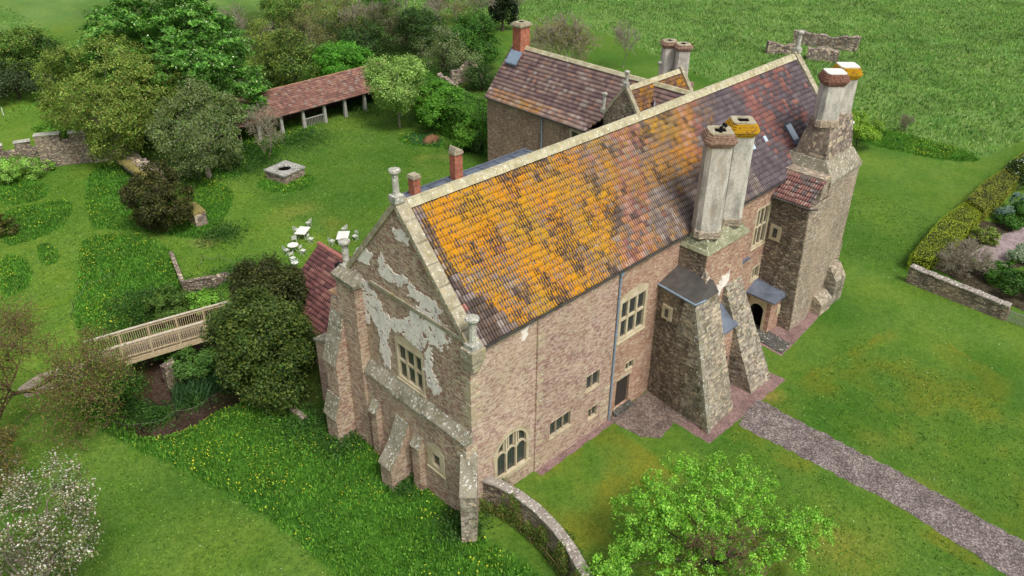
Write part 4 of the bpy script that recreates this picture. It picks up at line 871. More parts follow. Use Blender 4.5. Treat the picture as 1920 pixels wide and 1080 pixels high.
for (u, v, hh, ww, lb) in ((778,362,1.15,.58,'shorter brick chimney near the gable apex'),(856,328,1.65,.72,'taller brick chimney on the lead roof')):
    p = G(u, v, 10.6-0); x, y = p[0], 17.1; t = hit(u, v, 1, 17.1); x = t[0]
    k = MB(); k.box(x-ww/2, x+ww/2, y-.3, y+.3, 9.6, t[2]+hh); c_ = k.build('chimney', M['brick'], lr); c_['label'] = lb
    k = MB(); k.box(x-ww/2-.06, x+ww/2+.06, y-.36, y+.36, t[2]+hh, t[2]+hh+.14); k.box(x-ww/2-.02, x+ww/2+.02, y-.32, y+.32, t[2]+hh+.14, t[2]+hh+.26)
    if ww > .6: k.loft([(x-.33,y-.3,t[2]+hh+.2),(x-.15,y-.3,t[2]+hh+.2),(x-.15,y+.3,t[2]+hh+.2),(x-.4,y+.3,t[2]+hh+.2)], [(x-.3,y-.3,t[2]+hh+.6),(x-.2,y-.3,t[2]+hh+.6),(x-.2,y+.3,t[2]+hh+.6),(x-.3,y+.3,t[2]+hh+.6)])
    k.build('cap', M['coping'], c_)

# ================================================================== RED TILED OUTBUILDING by the yew
oh = empty('outbuilding', (4.5, 17, 0), 'low outbuilding with deep red tiled roof beside the yew tree', 'outbuilding')
RDX, RY0, RY1, RDZ, OE = 5.35, 10.4, 22.6, 6.2, 2.6
k = MB(); k.face([(1.3,RY1-.1,D0),(9.3,RY1-.1,D0),(9.3,RY1-.1,OE),(RDX,RY1-.1,RDZ-.1),(1.3,RY1-.1,OE)]); k.face([(1.3,RY0,D0),(1.3,RY1-.1,D0),(1.3,RY1-.1,OE),(1.3,RY0,OE)]); k.face([(9.3,RY0,D0),(9.3,RY1-.1,D0),(9.3,RY1-.1,OE),(9.3,RY0,OE)]); k.build('wall', M['pink'], oh)
rv = np.array([RDX-1.0, 0, RDZ-OE+.2]); rl = float(np.linalg.norm(rv))
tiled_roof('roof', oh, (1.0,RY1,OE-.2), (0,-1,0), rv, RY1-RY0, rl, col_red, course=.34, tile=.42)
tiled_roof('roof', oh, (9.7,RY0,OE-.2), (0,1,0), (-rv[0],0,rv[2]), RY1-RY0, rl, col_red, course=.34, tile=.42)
k = MB(); k.tube([(RDX,RY0,RDZ),(RDX,RY1+.05,RDZ)], .17, 8); k.build('ridge_capping', simple('red_ridge', (168,112,98), (138,92,84), 3), oh)
# rubble wall in front of it, with square shaft and clay pot
sw = empty('screen_wall', (0, 12.5, 0), 'stepped rubble wall carrying a clay chimney pot with a black cowl', 'wall')
k = MB(); k.loops([[(-.4,11.5,D0),(.35,11.5,D0),(.35,14.6,D0),(-.4,14.6,D0)], [(-.4,11.5,5.6),(.3,11.5,5.6),(.3,14.4,4.6),(-.4,14.4,4.6)]])
k.loops([[(-.3,10.9,5),(.7,10.9,5),(.7,12.5,5),(-.3,12.5,5)], [(-.2,10.9,8.4),(.6,10.9,8.4),(.6,12.2,8.4),(-.2,12.2,8.4)]]); k.build('masonry', M['pink'], sw)
k = MB(); k.loft([(-.5,11.4,5.6),(.4,11.4,5.6),(.4,14.5,4.6),(-.5,14.5,4.6)], [(-.5,11.4,5.78),(.4,11.4,5.78),(.4,14.5,4.78),(-.5,14.5,4.78)]); k.build('coping', M['weather'], sw)
k = MB(); k.box(-.2, .7, 11.0, 12.0, 8.4, 9.2); s_ = k.build('shaft', M['brickcream'], sw)
k = MB(); k.box(-.3, .8, 10.9, 12.1, 9.2, 9.35); k.cyl(.25, 11.5, 9.35, 10.6, .24, .19, 10); k.build('chimney_pot', M['pot'], s_)
k = MB(); k.cyl(.25, 11.5, 10.6, 10.75, .1, .26, 10); k.cyl(.25, 11.5, 10.75, 11.1, .27, .24, 10); k.cyl(.25, 11.5, 11.1, 11.25, .2, .05, 10); k.build('cowl', M['iron'], s_)

# ================================================================== OPEN SHED
shed = empty('open_shed', (31, 62, 0), 'long open fronted shed with rusty red tiled roof and pale posts', 'shed')
a = G(540,250)[:2]; b = G(705,203)[:2]; dv = b-a; Ls = 24.0; dv = dv/np.linalg.norm(dv); nv = np.array([-dv[1], dv[0]]); nv = nv if nv[1] > 0 else -nv
a = a-dv*6.0
q3 = lambda s, t, z: (a[0]+dv[0]*s+nv[0]*t, a[1]+dv[1]*s+nv[1]*t, z)
dep = 4.4
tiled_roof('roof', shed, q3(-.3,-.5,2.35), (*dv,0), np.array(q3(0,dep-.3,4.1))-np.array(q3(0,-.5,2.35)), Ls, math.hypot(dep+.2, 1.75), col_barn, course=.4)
k = MB(); k.loft([q3(-.3,dep-.3,4.05),q3(Ls,dep-.3,4.05),q3(Ls,dep+.2,3.8),q3(-.3,dep+.2,3.8)], [q3(-.3,dep-.3,4.18),q3(Ls,dep-.3,4.18),q3(Ls,dep+.2,3.9),q3(-.3,dep+.2,3.9)]); k.build('ridge_capping', M['pot'], shed)
k = MB(); k.loft([q3(-.2,dep-.1,-.3),q3(Ls,dep-.1,-.3),q3(Ls,dep,-.3),q3(-.2,dep,-.3)], [q3(-.2,dep-.1,3.85),q3(Ls,dep-.1,3.85),q3(Ls,dep,3.85),q3(-.2,dep,3.85)])
for s in (0, Ls-.3): k.loft([q3(s,0,-.3),q3(s+.2,0,-.3),q3(s+.2,dep,-.3),q3(s,dep,-.3)], [q3(s,0,2.4),q3(s+.2,0,2.4),q3(s+.2,dep,3.85),q3(s,dep,3.85)])
k.build('wall', simple('shed_boards', (92,72,62), (66,52,46), 3), shed)
k = MB(); k.loft([q3(-.2,-.12,2.15),q3(Ls,-.12,2.15),q3(Ls,.08,2.15),q3(-.2,.08,2.15)], [q3(-.2,-.12,2.42),q3(Ls,-.12,2.42),q3(Ls,.08,2.42),q3(-.2,.08,2.42)]); k.build('beam', M['greypost'], shed)
sref = float(np.dot(G(575,243)[:2]-a, dv))
for i in range(7):
    s = sref+(i-2)*2.95-.15; k = MB(); k.loft([q3(s-.02,-.2,-.1),q3(s+.38,-.2,-.1),q3(s+.38,.2,-.1),q3(s-.02,.2,-.1)], [q3(s+.03,-.14,2.16),q3(s+.33,-.14,2.16),q3(s+.33,.14,2.16),q3(s+.03,.14,2.16)]); k.build('post', M['greypost'], shed)
s1 = sref; k = MB()
for t in np.arange(s1+.35, s1+2.8, .22): k.loft([q3(t,.05,.1),q3(t+.05,.05,.1),q3(t+.05,.1,.1),q3(t,.1,.1)], [q3(t,.05,1.0),q3(t+.05,.05,1.0),q3(t+.05,.1,1.0),q3(t,.1,1.0)])
k.loft([q3(s1+.2,.0,1.0),q3(s1+2.8,.0,1.0),q3(s1+2.8,.12,1.0),q3(s1+.2,.12,1.0)], [q3(s1+.2,.0,1.1),q3(s1+2.8,.0,1.1),q3(s1+2.8,.12,1.1),q3(s1+.2,.12,1.1)]); k.build('railing', M['greypost'], shed)

# ================================================================== VEGETATION TOOLS
def depth(p): return float(np.dot(np.array(p)-CAM, FW))
def projv(p):
    q = np.array(p, float)-CAM; d_ = q@FW; return 960+F*(q@RT)/d_, 540-F*(q@UP)/d_
def z_for(x, y, v):
    lo, hi = -2.0, 45.0
    for _ in range(40):
        mid = (lo+hi)/2
        if projv((x, y, mid))[1] > v: lo = mid
        else: hi = mid
    return lo
def leafquads(P, N, size, asp=.7, bend=0):
    n = len(P); N = N/np.maximum(np.linalg.norm(N, axis=1, keepdims=True), 1e-6)
    r = rng.normal(size=(n, 3)); A = np.cross(N, r); A /= np.maximum(np.linalg.norm(A, axis=1, keepdims=True), 1e-6); B = np.cross(N, A)
    s_ = (size*rng.uniform(.6, 1.35, n))[:, None]
    V = np.stack([P-A*s_*.5, P-B*s_*asp*.42+A*s_*.05, P+A*s_*.5, P+B*s_*asp*.42+A*s_*.05], 1).reshape(-1, 3)
    return V, np.arange(4*n).reshape(n, 4)
def foliage(name, P, N, size, tints, parent=None, mat='leaf', asp=.7, clump=None):
    n = len(P); cols = np.array([s2l(c) for c in tints]); i = rng.integers(0, len(cols), n)
    c = cols[i]
    if clump is not None: c = c*np.clip(1+.2*clump[:, None], .5, 1.6)
    c = c*rng.uniform(.75, 1.25, (n, 1)); c[:, 0] *= rng.uniform(.88, 1.14, n)
    V, Fq = leafquads(P, N, size, asp)
    return npmesh(name, V, Fq, M[mat], parent, tint=np.clip(c, 0, 1))
def crownpts(n, c, rx, rz, lobes=14, csz=.3, shell=.62, seed=0, flat=.75, per=42, ry=None):
    ry = rx if ry is None else ry; R_ = np.array([rx, ry, rz])
    dirs = rng.normal(size=(lobes, 3)); dirs[:, 2] = dirs[:, 2]*.8+.15; dirs /= np.linalg.norm(dirs, axis=1, keepdims=True)
    k = np.arange(lobes); ph = k*2.39996+rng.random()*6; zz = 1-1.92*(k+.5)/lobes; rr = np.sqrt(np.clip(1-zz*zz, 0, 1))
    dirs = .75*np.stack([rr*np.cos(ph), rr*np.sin(ph), zz], -1)+.25*dirs; dirs /= np.linalg.norm(dirs, axis=1, keepdims=True)
    lc = dirs*rng.uniform(.5, .72, (lobes, 1)); lr = rng.uniform(.22, .52, lobes)
    nc = max(8, n//per); w_ = lr**2; li = rng.choice(lobes, nc, p=w_/w_.sum())
    d_ = rng.normal(size=(nc, 3)); d_ += dirs[li]*1.1; d_ /= np.linalg.norm(d_, axis=1, keepdims=True)
    cp = lc[li]+d_*(lr[li]*rng.uniform(.55, 1.08, nc)**.5)[:, None]
    inner = rng.random(nc) < .12; cp[inner] *= rng.uniform(.3, .8, (inner.sum(), 1))
    clp = rng.normal(0, 1, nc)
    ci = rng.integers(0, nc, n); P = c+cp[ci]*R_+rng.normal(size=(n, 3))*np.array([csz, csz, csz*flat])
    N = d_[ci]*.7+rng.normal(size=(n, 3))*.55+np.array([0, 0, .65])
    return P, N, clp[ci], c+lc*R_
def limbs(mb, base, top, targets, r0, crook=.12):
    base = np.array(base, float); top = np.array(top, float); H_ = np.linalg.norm(top-base)
    pts = []; n = 6
    for i in range(n+1):
        t = i/n; pts.append(base+(top-base)*t+np.array([random.uniform(-1,1), random.uniform(-1,1), 0])*crook*H_*.12*math.sin(math.pi*t)*2)
    mb.tube(pts, [r0*(1.25 if i == 0 else 1)*(1-.65*i/n) for i in range(n+1)], 7)
    for tg in targets:
        t = random.uniform(.25, .85); i = min(n-1, int(t*n)); s_ = pts[i]; e = np.array(tg); mid = (s_+e)/2+rng.normal(size=3)*np.linalg.norm(e-s_)*.09; mid[2] += .06*np.linalg.norm(e-s_)
        r = r0*(1-.65*t)*.5; mb.tube([s_, (s_+mid)/2, mid, (mid+e)/2+rng.normal(size=3)*.1, e], [r, r*.8, r*.6, r*.4, r*.15], 5)
def tree(name, label, cat, base, wpx, top, tints, n=9000, leaf=.2, zb=.25, bark='bark', lobes=14, csz=.3, group=None, r0=None, off=(0,0), depthr=1.0, flat=.75, asp=.7, trunkvis=True, flowers=None, per=42):
    g_ = G(*base); x, y, z0 = g_; dpt = depth((x, y, z0+2)); r = wpx/2/(F/dpt)
    ztop = z_for(x, y, top)-.0; h = ztop-z0
    # the far upper rim of a round crown sets the picture top: lower the crown a little
    h = max(h-r*.12, 1.0); rz = h*(1-zb)/2; c = np.array([x+off[0], y+off[1], z0+h*zb+rz])
    o = empty(name, (x, y, z0), label, cat, group)
    n = int(n*1.5); leaf = leaf*1.35
    P, N, cl, lc = crownpts(n, c, r*.98, rz*1.02, lobes, csz, flat=flat, ry=r*depthr, per=per)
    lowest = z0+.1; P[:, 2] = np.maximum(P[:, 2], lowest+rng.random(n)*.3)
    foliage('crown', P, N, leaf, tints, o, clump=cl, asp=asp)
    mb = MB(); limbs(mb, (x, y, z0-.3), c+np.array([0, 0, rz*.3]), lc, r0 or max(.08, h*.03)); mb.build('trunk', M[bark], o, smooth=True)
    if flowers:
        k = rng.choice(n, flowers[0]); q = P[k]+np.array([0, 0, .1]); foliage('blossom', q, N[k]+np.array([0,0,1]), flowers[1], flowers[2], o, 'petal', asp=1.1)
    return o
def bare_twigs(name, base, h, spread, levels, r0, mat, parent, nb=4, first=.25, jit=.35, seed=0, lean=(0,0), rmin=.012):
    big = levels > 5; levels = 5 if big else min(levels, 4); nb = 3 if big or levels == 4 else min(nb, 4)
    rs = np.random.default_rng(seed); S = []
    def grow(p, d_, L, r, lv):
        n = 3; q = p.copy()
        for i in range(n):
            d2 = d_+rs.normal(size=3)*jit*.35; d2[2] += .03; d2 /= np.linalg.norm(d2); e = q+d2*L/n; S.append((q, e, r*(1-i*.2), r*(1-(i+1)*.2))); q = e; d_ = d2
            if lv > 0 and (i > 0 or lv < levels):
                for _ in range(nb if i == n-1 else max(1, nb-2)):
                    a = rs.normal(size=3); a -= a@d_*d_; a /= np.linalg.norm(a); dd = d_*(1-spread*.45)+a*spread; dd[2] += .12; dd /= np.linalg.norm(dd); grow(q.copy(), dd, L*rs.uniform(.55, .78), r*.55, lv-1)
    grow(np.array(base, float), np.array([lean[0], lean[1], 1.0]), h*first, r0, levels)
    a = np.array([s_[0] for s_ in S]); b = np.array([s_[1] for s_ in S]); ra = np.maximum([s_[2] for s_ in S], rmin); rb = np.maximum([s_[3] for s_ in S], rmin*.8)
    d_ = b-a; d_ /= np.linalg.norm(d_, axis=1, keepdims=True); t = np.cross(d_, rs.normal(size=d_.shape)); t /= np.linalg.norm(t, axis=1, keepdims=True); u = np.cross(d_, t)
    V = []
    for k in range(3):
        an = 2*math.pi*k/3; o_ = t*math.cos(an)+u*math.sin(an); V.append(a+o_*ra[:, None]); V.append(b+o_*rb[:, None])
    V = np.stack(V, 1); n = len(a); base_ = np.arange(n)*6
    Fq = np.concatenate([np.stack([base_+2*k, base_+2*((k+1) % 3), base_+2*((k+1) % 3)+1, base_+2*k+1], -1) for k in range(3)])
    return npmesh(name, V.reshape(-1, 3), Fq, M[mat], parent), b[np.array([s_[3] for s_ in S]) < r0*.25]
def bare_tree(name, label, base, h, r, levels, tints, nleaf, leaf, cat='tree', nb=4, bark='barkgrey', r0=None, seed=0, spread=.75, lean=(0,0), group=None, csz=.12, first=.3, flowers=None, rmin=.014):
    x, y, z = G(*base) if len(base) == 2 else base
    o = empty(name, (x, y, z), label, cat, group)
    _, tips = bare_twigs('trunk', (x, y, z-.2), h, spread, levels, r0 or h*.022, bark, o, nb, first, seed=seed, lean=lean, rmin=rmin)
    if nleaf:
        i = rng.integers(0, len(tips), nleaf); P = tips[i]+rng.normal(size=(nleaf, 3))*csz; P[:, 2] = np.maximum(P[:, 2], z+.1)
        foliage('crown', P, rng.normal(size=(nleaf, 3))+np.array([0,0,.8]), leaf, tints, o, clump=rng.normal(0, .6, len(tips))[i])
    if flowers:
        i = rng.integers(0, len(tips), flowers[0]); P = tips[i]+rng.normal(size=(flowers[0], 3))*csz*1.3; foliage('blossom', P, rng.normal(size=(flowers[0], 3))+np.array([0,0,.8]), flowers[1], flowers[2], o, 'petal', asp=1.1)
    return o
OLIVE = [(124,148,62),(110,136,54),(138,158,72),(130,132,66),(96,124,48)]
GREEN = [(62,104,34),(72,118,40),(52,90,30),(84,130,48)]
BRIGHT = [(108,158,52),(124,172,60),(92,142,46),(136,178,76)]
LIME = [(132,176,74),(148,188,88),(116,160,62),(158,192,104)]
DARK = [(56,84,36),(66,96,42),(46,70,30),(76,104,46)]
GREYG = [(112,126,84),(128,140,96),(96,112,70),(140,150,108)]
YEW = [(68,78,34),(80,88,38),(56,64,30),(92,94,42),(104,98,48)]
BROWN = [(126,118,80),(112,114,66),(136,130,92),(108,120,62)]

# ---- named trees
tree('chestnut_tree', 'largest bright green horse chestnut tree with upright cream flower candles', 'tree', (335,270), 345, -34, [(78,126,44),(92,142,52),(62,108,38),(112,160,68)], 50000, .27, .0, lobes=34, csz=.36, flat=.4, off=(2,3), flowers=(3200, .17, [(226,228,196),(206,214,170)]), per=60)
tree('maple_tree', 'rounded olive brown tree with bare grey limbs showing, in front of the chestnut', 'tree', (236,296), 246, 60, OLIVE, 34000, .16, .12, 'barkgrey', lobes=30, csz=.3)
tree('whitebeam_tree', 'loose grey green tree behind the well lawn', 'tree', (392,332), 184, 134, GREYG+[(104,132,60),(110,138,62)], 18000, .14, .0, 'barkgrey', lobes=16, csz=.3)
bare_tree('bare_tree', 'grey nearly leafless tree with a thin pale trunk at the lawn edge', (503,295), 8.6, 3, 5, [(138,132,108),(120,128,84)], 3200, .11, nb=4, seed=3, spread=.8, r0=.13, rmin=.022)
tree('field_tree', 'bright green tree rising behind the shed roof', 'tree', (640,160), 122, 72, [(88,150,44),(104,166,52),(76,132,40)], 11000, .2, .1, lobes=12)
tree('apple_tree', 'pale green spreading tree in front of the shed end', 'tree', (750,238), 124, 90, [(132,164,78),(148,180,96),(112,150,64),(160,188,112)], 15000, .17, .22, 'barkgrey', lobes=16, r0=.14)
tree('yew_tree', 'broad dark yew in front, its crown touching the stepped buttress', 'tree', (512,745), 178, 556, [(68,92,36),(84,104,42),(54,78,32),(100,114,48)], 34000, .15, .04, 'bark', lobes=26, csz=.24, flat=.8)
tree('yew_tree', 'darker yew standing behind, beside the red tiled outbuilding', 'tree', (524,640), 158, 480, [(58,68,30),(70,80,34),(48,56,26),(84,88,40)], 22000, .15, .04, 'bark', lobes=20, csz=.22, flat=1.2)
tree('yew_bush', 'brownish dark conical yew bush beside the mossy wall stub', 'bush', (312,434), 122, 300, [(66,72,34),(80,84,40),(52,60,28),(96,90,46)], 15000, .14, .02, 'bark', lobes=18, csz=.2)
# front spring tree
def spring_tree():
    base = G(1330, 1075); x, y, z = base
    o = empty('hawthorn_tree', (x, y, z), 'fresh lime green tree with an open sprawling crown on the front lawn', 'tree')
    cs = []
    for (u, v, zz, r) in ((1230,925,3.9,1.15),(1190,960,3.6,1.0),(1290,880,4.3,1.0),(1340,900,4.5,1.25),(1400,890,4.2,1.0),(1260,990,3.3,1.2),(1195,1020,2.9,1.1),(1310,950,4.2,1.3),(1390,960,3.7,1.2),(1430,930,3.5,.9),(1470,980,2.8,.8),(1340,1010,3.2,1.0),(1250,1050,2.6,.9),(1160,1050,2.4,.9),(1500,960,2.5,.6),(1530,970,2.2,.5),(1440,1040,2.4,.8),(1520,1010,2.0,.6),(1400,1060,2.2,.8),(1240,960,4.0,1.0),(1300,1060,2.4,.9),(1500,1060,1.6,.5),(1555,975,1.9,.45),(1545,1000,1.7,.4),(1490,1020,2.2,.6),(1135,1075,2.2,.8),(1370,1085,2.0,.8)):
        cs.append((hit(u, v, 2, z+zz), r))
    Ps, Ns, Cl = [], [], []
    for c, r in cs:
        n = int(1350*r*r); k = max(4, n//48); d_ = rng.normal(size=(k, 3)); d_ /= np.linalg.norm(d_, axis=1, keepdims=True); cp = c+d_*r*rng.uniform(.35, 1.1, (k, 1))*np.array([1.1,1.1,.8])
        i = rng.integers(0, k, n); Ps.append(cp[i]+rng.normal(size=(n, 3))*.115); Ns.append(d_[i]*.4+rng.normal(size=(n, 3))*.5+np.array([0,0,.8])); Cl.append(rng.normal(0, .8, k)[i])
    foliage('crown', np.concatenate(Ps), np.concatenate(Ns), .126, [(122,178,54),(140,192,66),(104,158,46),(154,202,84),(88,138,42)], o, clump=np.concatenate(Cl))
    mb = MB()
    for k in range(3):
        a = 2.1*k; tip = np.array([x+1.2*math.cos(a), y+1.2*math.sin(a), z+3.0]); limbs(mb, (x+.1*k, y, z-.2), tip, [c for i, (c, r) in enumerate(cs) if i % 3 == k], .16, .3)
    mb.build('trunk', M['bark'], o, smooth=True)
    for k, (c, r) in enumerate(cs):
        if k % 2: continue
    bare_twigs('twigs', (x, y, z+.4), 7.5, .95, 4, .06, 'barkbrown', o, 4, .3, seed=8)
spring_tree()
# big bare tree on the left edge and the blossom tree below it
bare_tree('bare_tree', 'big straggly tree with grey forked limbs and reddish buds over the path, left edge', (-20,850), 13.5, 5, 6, [(128,108,60),(140,124,70),(112,140,54),(126,146,62),(96,130,46),(110,148,54)], 19000, .11, nb=4, bark='barkbrown', seed=21, spread=.85, r0=.26, lean=(.30,-.12), csz=.4, first=.33)
bare_tree('bare_tree', 'lower russet budding tree beside the grass path', (28,905), 6.0, 5, 5, [(120,104,58),(138,112,66),(102,118,50),(116,126,56)], 9000, .11, nb=4, seed=5, spread=.9, r0=.12, lean=(.1,.0), csz=.22)
tree('blossom_tree', 'tree thick with white blossom in the bottom left corner', 'tree', (92,1165), 305, 896, [(96,118,60),(120,132,84),(110,104,72)], 9000, .11, .1, 'barkgrey', lobes=22, csz=.22, flowers=(6500, .085, [(208,200,192),(196,184,178),(216,210,200)]))
# moat side shrubs
for (b_, w_, t_, tn, lb, n_) in (((212,752),92,676,GREEN,'rounded green shrub at the moat edge below the footbridge rail',6000),((322,662),74,612,[(84,128,50),(100,142,60)],'light green elder growing up the side of the footbridge',3000),((372,706),96,650,[(78,118,50),(96,134,60)],'sprawling green shrub below the footbridge beside the yew',4500),
    ((322,592),92,540,[(82,112,44),(96,126,50),(70,98,38)],'bushy green shrub behind the far rail of the footbridge',5000),((385,582),60,546,BRIGHT,'small bright shrub at the foot of the retaining wall',2200),((14,345),56,296,LIME,'lime green young orchard tree, closest to the battlemented wall',2600),((58,330),76,290,LIME,'pale young orchard tree beside the oval of long grass',2200),((112,262),90,222,BRIGHT,'bright sycamore shrub poking over the battlemented wall',3200),
    ((8,440),50,400,YEW,'small dark bush at the left edge among the meadow',1800)):
    tree('shrub', lb, 'shrub', b_, w_, t_, tn, n_, .14, .05, lobes=10, csz=.16, r0=.05)
# background wood
BG = [((60,160),116,48,GREEN+OLIVE,'green hawthorn in the left hedgerow beside the white blossom',9000,.2),((14,150),84,62,DARK,'dark hedgerow tree dusted with white blossom at the left edge',6000,.18),((36,186),130,112,[(66,84,48),(80,98,60),(54,70,38)],'low grey green hedgerow thicket above the field',7000,.18),((108,150),70,70,DARK,'dark hedgerow tree squeezed beside the olive maple',4500,.2),
    ((452,196),70,128,GREYG,'willowy grey green tree rising behind the whitebeam',5000,.16),((350,240),90,148,BRIGHT,'yellow green young tree at the foot of the chestnut',5000,.18),
    ((505,150),120,30,OLIVE,'thin olive tree behind the left end of the shed',5500,.16),((556,165),120,60,DARK+OLIVE,'dark green thicket tree behind the shed roof',7000,.2),((586,120),96,6,BROWN,'brown twiggy tree in the wood above the shed',4800,.14),
    ((690,120),110,30,DARK,'dark tree standing right of the bright one behind the shed',7000,.2),((640,70),110,-20,BROWN+OLIVE,'brown green tree at the top of the wood above the bright tree',6000,.16),((735,95),110,0,[(86,92,60),(98,100,66)],'dull grey brown tree in the middle of the wood',6000,.16),
    ((790,100),100,4,DARK,'dark green tree behind the pale green apple crown',7000,.2),((832,140),86,44,GREYG,'sparse silver green tree above the ruined walls',3500,.15),((886,128),104,12,GREEN,'leafy green tree left of the brick end chimney',9000,.2),((868,150),58,74,[(130,148,100),(112,132,80)],'small grey leaved shrub tree over the ruined garden wall',2800,.13),
    ((942,58),54,-40,[(26,40,22),(34,48,26)],'nearly black conifer at the top of the picture',6000,.2),((548,60),110,-30,GREEN+OLIVE,'green tree at the top edge right of the chestnut',6000,.2),((855,40),90,-30,BROWN,'bare brown tree at the top edge left of the conifer',3500,.14),((700,40),110,-40,GREEN,'green tree at the top edge above the wood',5000,.2),((905,170),50,120,DARK,'dark bush tucked against the ruined walls beside the wing',2500,.16)]
for (b_, w_, t_, tn, lb, n_, lf) in BG:
    tree('tree', lb, 'tree', b_, w_, t_, tn, n_, lf, .05, 'barkgrey' if tn is BROWN else 'bark', lobes=14, csz=.34, group='trees of the background wood and hedgerow', flowers=(900, .15, [(226,226,220)]) if 'blossom at' in lb else None)
for (b_, h_, sd_, lb) in (((480,120),12,31,'grey leafless tree between the chestnut and the wood'),((610,60),13,32,'pale leafless tree at the top edge of the wood'),((672,84),11,33,'leafless tree forked low in the middle of the wood'),((760,50),12,34,'leafless tree above the dark tree of the wood'),((830,60),11,35,'leafless grey tree nearest the ruined walls'),((905,60),12,36,'leafless tree just left of the black conifer'),((968,40),12,37,'leafless tree just right of the black conifer')):
    bare_tree('bare_tree', lb, b_, h_, 3, 5, BROWN, 1500, .12, nb=4, seed=sd_, spread=.7, r0=.16, group='leafless trees of the background wood', rmin=.03)
def bushy(b_, h_, n_, sd_, lb, tn, nl, nm='willow_bush', lf=.11, rm=.02):
    x, y, z = G(*b_); o = empty(nm, (x, y, z), lb, 'bush')
    allt = []
    for k in range(n_):
        a = 2*math.pi*k/n_; _, tips = bare_twigs('stem', (x+.3*math.cos(a), y+.3*math.sin(a), z-.1), h_, .65, 4, h_*.012, 'barkgrey', o, 3, .36, seed=sd_+k, lean=(.45*math.cos(a), .45*math.sin(a)), rmin=rm); allt.append(tips)
    t = np.concatenate(allt); i = rng.integers(0, len(t), nl); foliage('leaves', t[i]+rng.normal(size=(nl, 3))*.16, rng.normal(size=(nl, 3))+np.array([0,0,.8]), lf, tn, o)
bushy((1050,132), 8.5, 7, 50, 'wide yellowish willow thicket just coming into leaf behind the wing', [(142,148,62),(126,134,56),(156,156,80)], 11000, lf=.15, rm=.026)
bare_tree('sapling', 'thin leafless brown sapling standing in the pasture', (1168,128), 9.0, 3, 4, BROWN, 300, .1, nb=3, seed=61, spread=.5, r0=.09, rmin=.022)
bushy((1800,512), 3.3, 6, 70, 'tangled grey leafless shrub spilling over the garden wall', [(150,142,110),(128,128,84)], 900, 'bare_shrub', rm=.014)
tree('sapling', 'small yellow green tree on the lawn edge right of the tower', 'tree', (1605,275), 84, 216, [(126,160,50),(142,174,60),(108,144,44)], 4500, .15, .25, lobes=9, csz=.2, r0=.08)
bare_tree('sapling', 'small grey nearly leafless tree at the pasture edge', (1699,252), 3.6, 2, 4, [(122,140,76)], 900, .11, nb=4, seed=81, spread=.9, r0=.07, rmin=.02)

# ---- clipped hedges: solid core clothed in leaves
def hedge(label, pts, h, tints, n, name='hedge', leaf=.1, slope=0):
    P = [np.array(p) for p in pts]; c = sum(P)/len(P); o = empty(name, (c[0], c[1], 0), label, 'hedge')
    mb = MB(); core = [c+(p-c)*.94 for p in P]; zt = lambda i: h+slope*(i % 2)
    mb.loft([(p[0],p[1],-.3) for p in core], [(p[0],p[1],h-.1) for p in core]); k_ = mb.build('core', simple('hedge_core_'+str(int(n)), (38,48,22), (28,36,18), 3), o)
    Q, N = [], []; A = 0.5*abs(sum(P[i][0]*P[(i+1)%len(P)][1]-P[(i+1)%len(P)][0]*P[i][1] for i in range(len(P)))); per = [np.linalg.norm(P[(i+1)%len(P)]-P[i]) for i in range(len(P))]
    tot = A+sum(per)*h; nt2 = int(n*A/tot)
    mn, mx = np.min(P, 0), np.max(P, 0); q = rng.uniform(mn, mx, (nt2*4, 2)); q = q[inpoly(q[:, 0], q[:, 1], P)][:nt2]
    wob = .22*(vnoise(q[:, 0], q[:, 1], .9, 41)-.5); Q.append(np.column_stack([q, h+wob+rng.normal(0, .05, len(q))])); N.append(np.tile([0,0,1.], (len(q), 1)))
    for i in range(len(P)):
        a, b = P[i], P[(i+1)%len(P)]; m_ = int(n*per[i]*h/tot); t = rng.random(m_); z = rng.random(m_)*h; nr = np.array([(b-a)[1], -(b-a)[0]])/max(per[i], .01)
        if nr@((a+b)/2-c) < 0: nr = -nr
        xy = a+(b-a)*t[:, None]+nr*(rng.normal(0, .05, m_)+.2*(vnoise(t*per[i], z, .8, 42+i)-.5))[:, None]; Q.append(np.column_stack([xy, z])); N.append(np.tile([nr[0], nr[1], .3], (m_, 1)))
    Q = np.concatenate(Q); N = np.concatenate(N)+rng.normal(size=(len(Q), 3))*.5
    foliage('leaves', Q, N, leaf, tints, o, clump=(vnoise(Q[:, 0]+Q[:, 2], Q[:, 1], .7, 44)-.5)*3); return o
HY = [(156,172,44),(138,156,40),(172,184,56),(112,132,36)]
hedge('nearer clipped yellow green hedge along the walled garden', [G(1708,478,1.5)[:2], G(1765,408,1.5)[:2], G(1808,378,1.5)[:2], G(1842,398,1.5)[:2], G(1800,440,1.5)[:2], G(1745,486,1.5)[:2]], 1.5, HY, 15000, leaf=.1)
hedge('farther clipped hedge with a rounded end beyond the garden gap', [G(1812,372,1.6)[:2], G(1850,335,1.6)[:2], G(1893,308,1.6)[:2], G(1912,330,1.6)[:2], G(1880,365,1.6)[:2], G(1845,392,1.6)[:2]], 1.6, [(142,150,48),(122,132,42),(158,162,60)], 12000, leaf=.1)
hedge('low clipped box hedge at the far corner of the garden', [G(1896,300,1.4)[:2], G(1925,278,1.4)[:2], G(1990,250,1.4)[:2], G(1990,290,1.4)[:2], G(1925,318,1.4)[:2]], 1.4, HY, 7000)
hedge('thick laurel hedge running from the apple tree to the wing', [G(780,228)[:2], G(915,296)[:2], G(928,258)[:2], G(800,190)[:2]], 4.0, [(84,134,40),(98,150,48),(70,116,34)], 26000, leaf=.2)
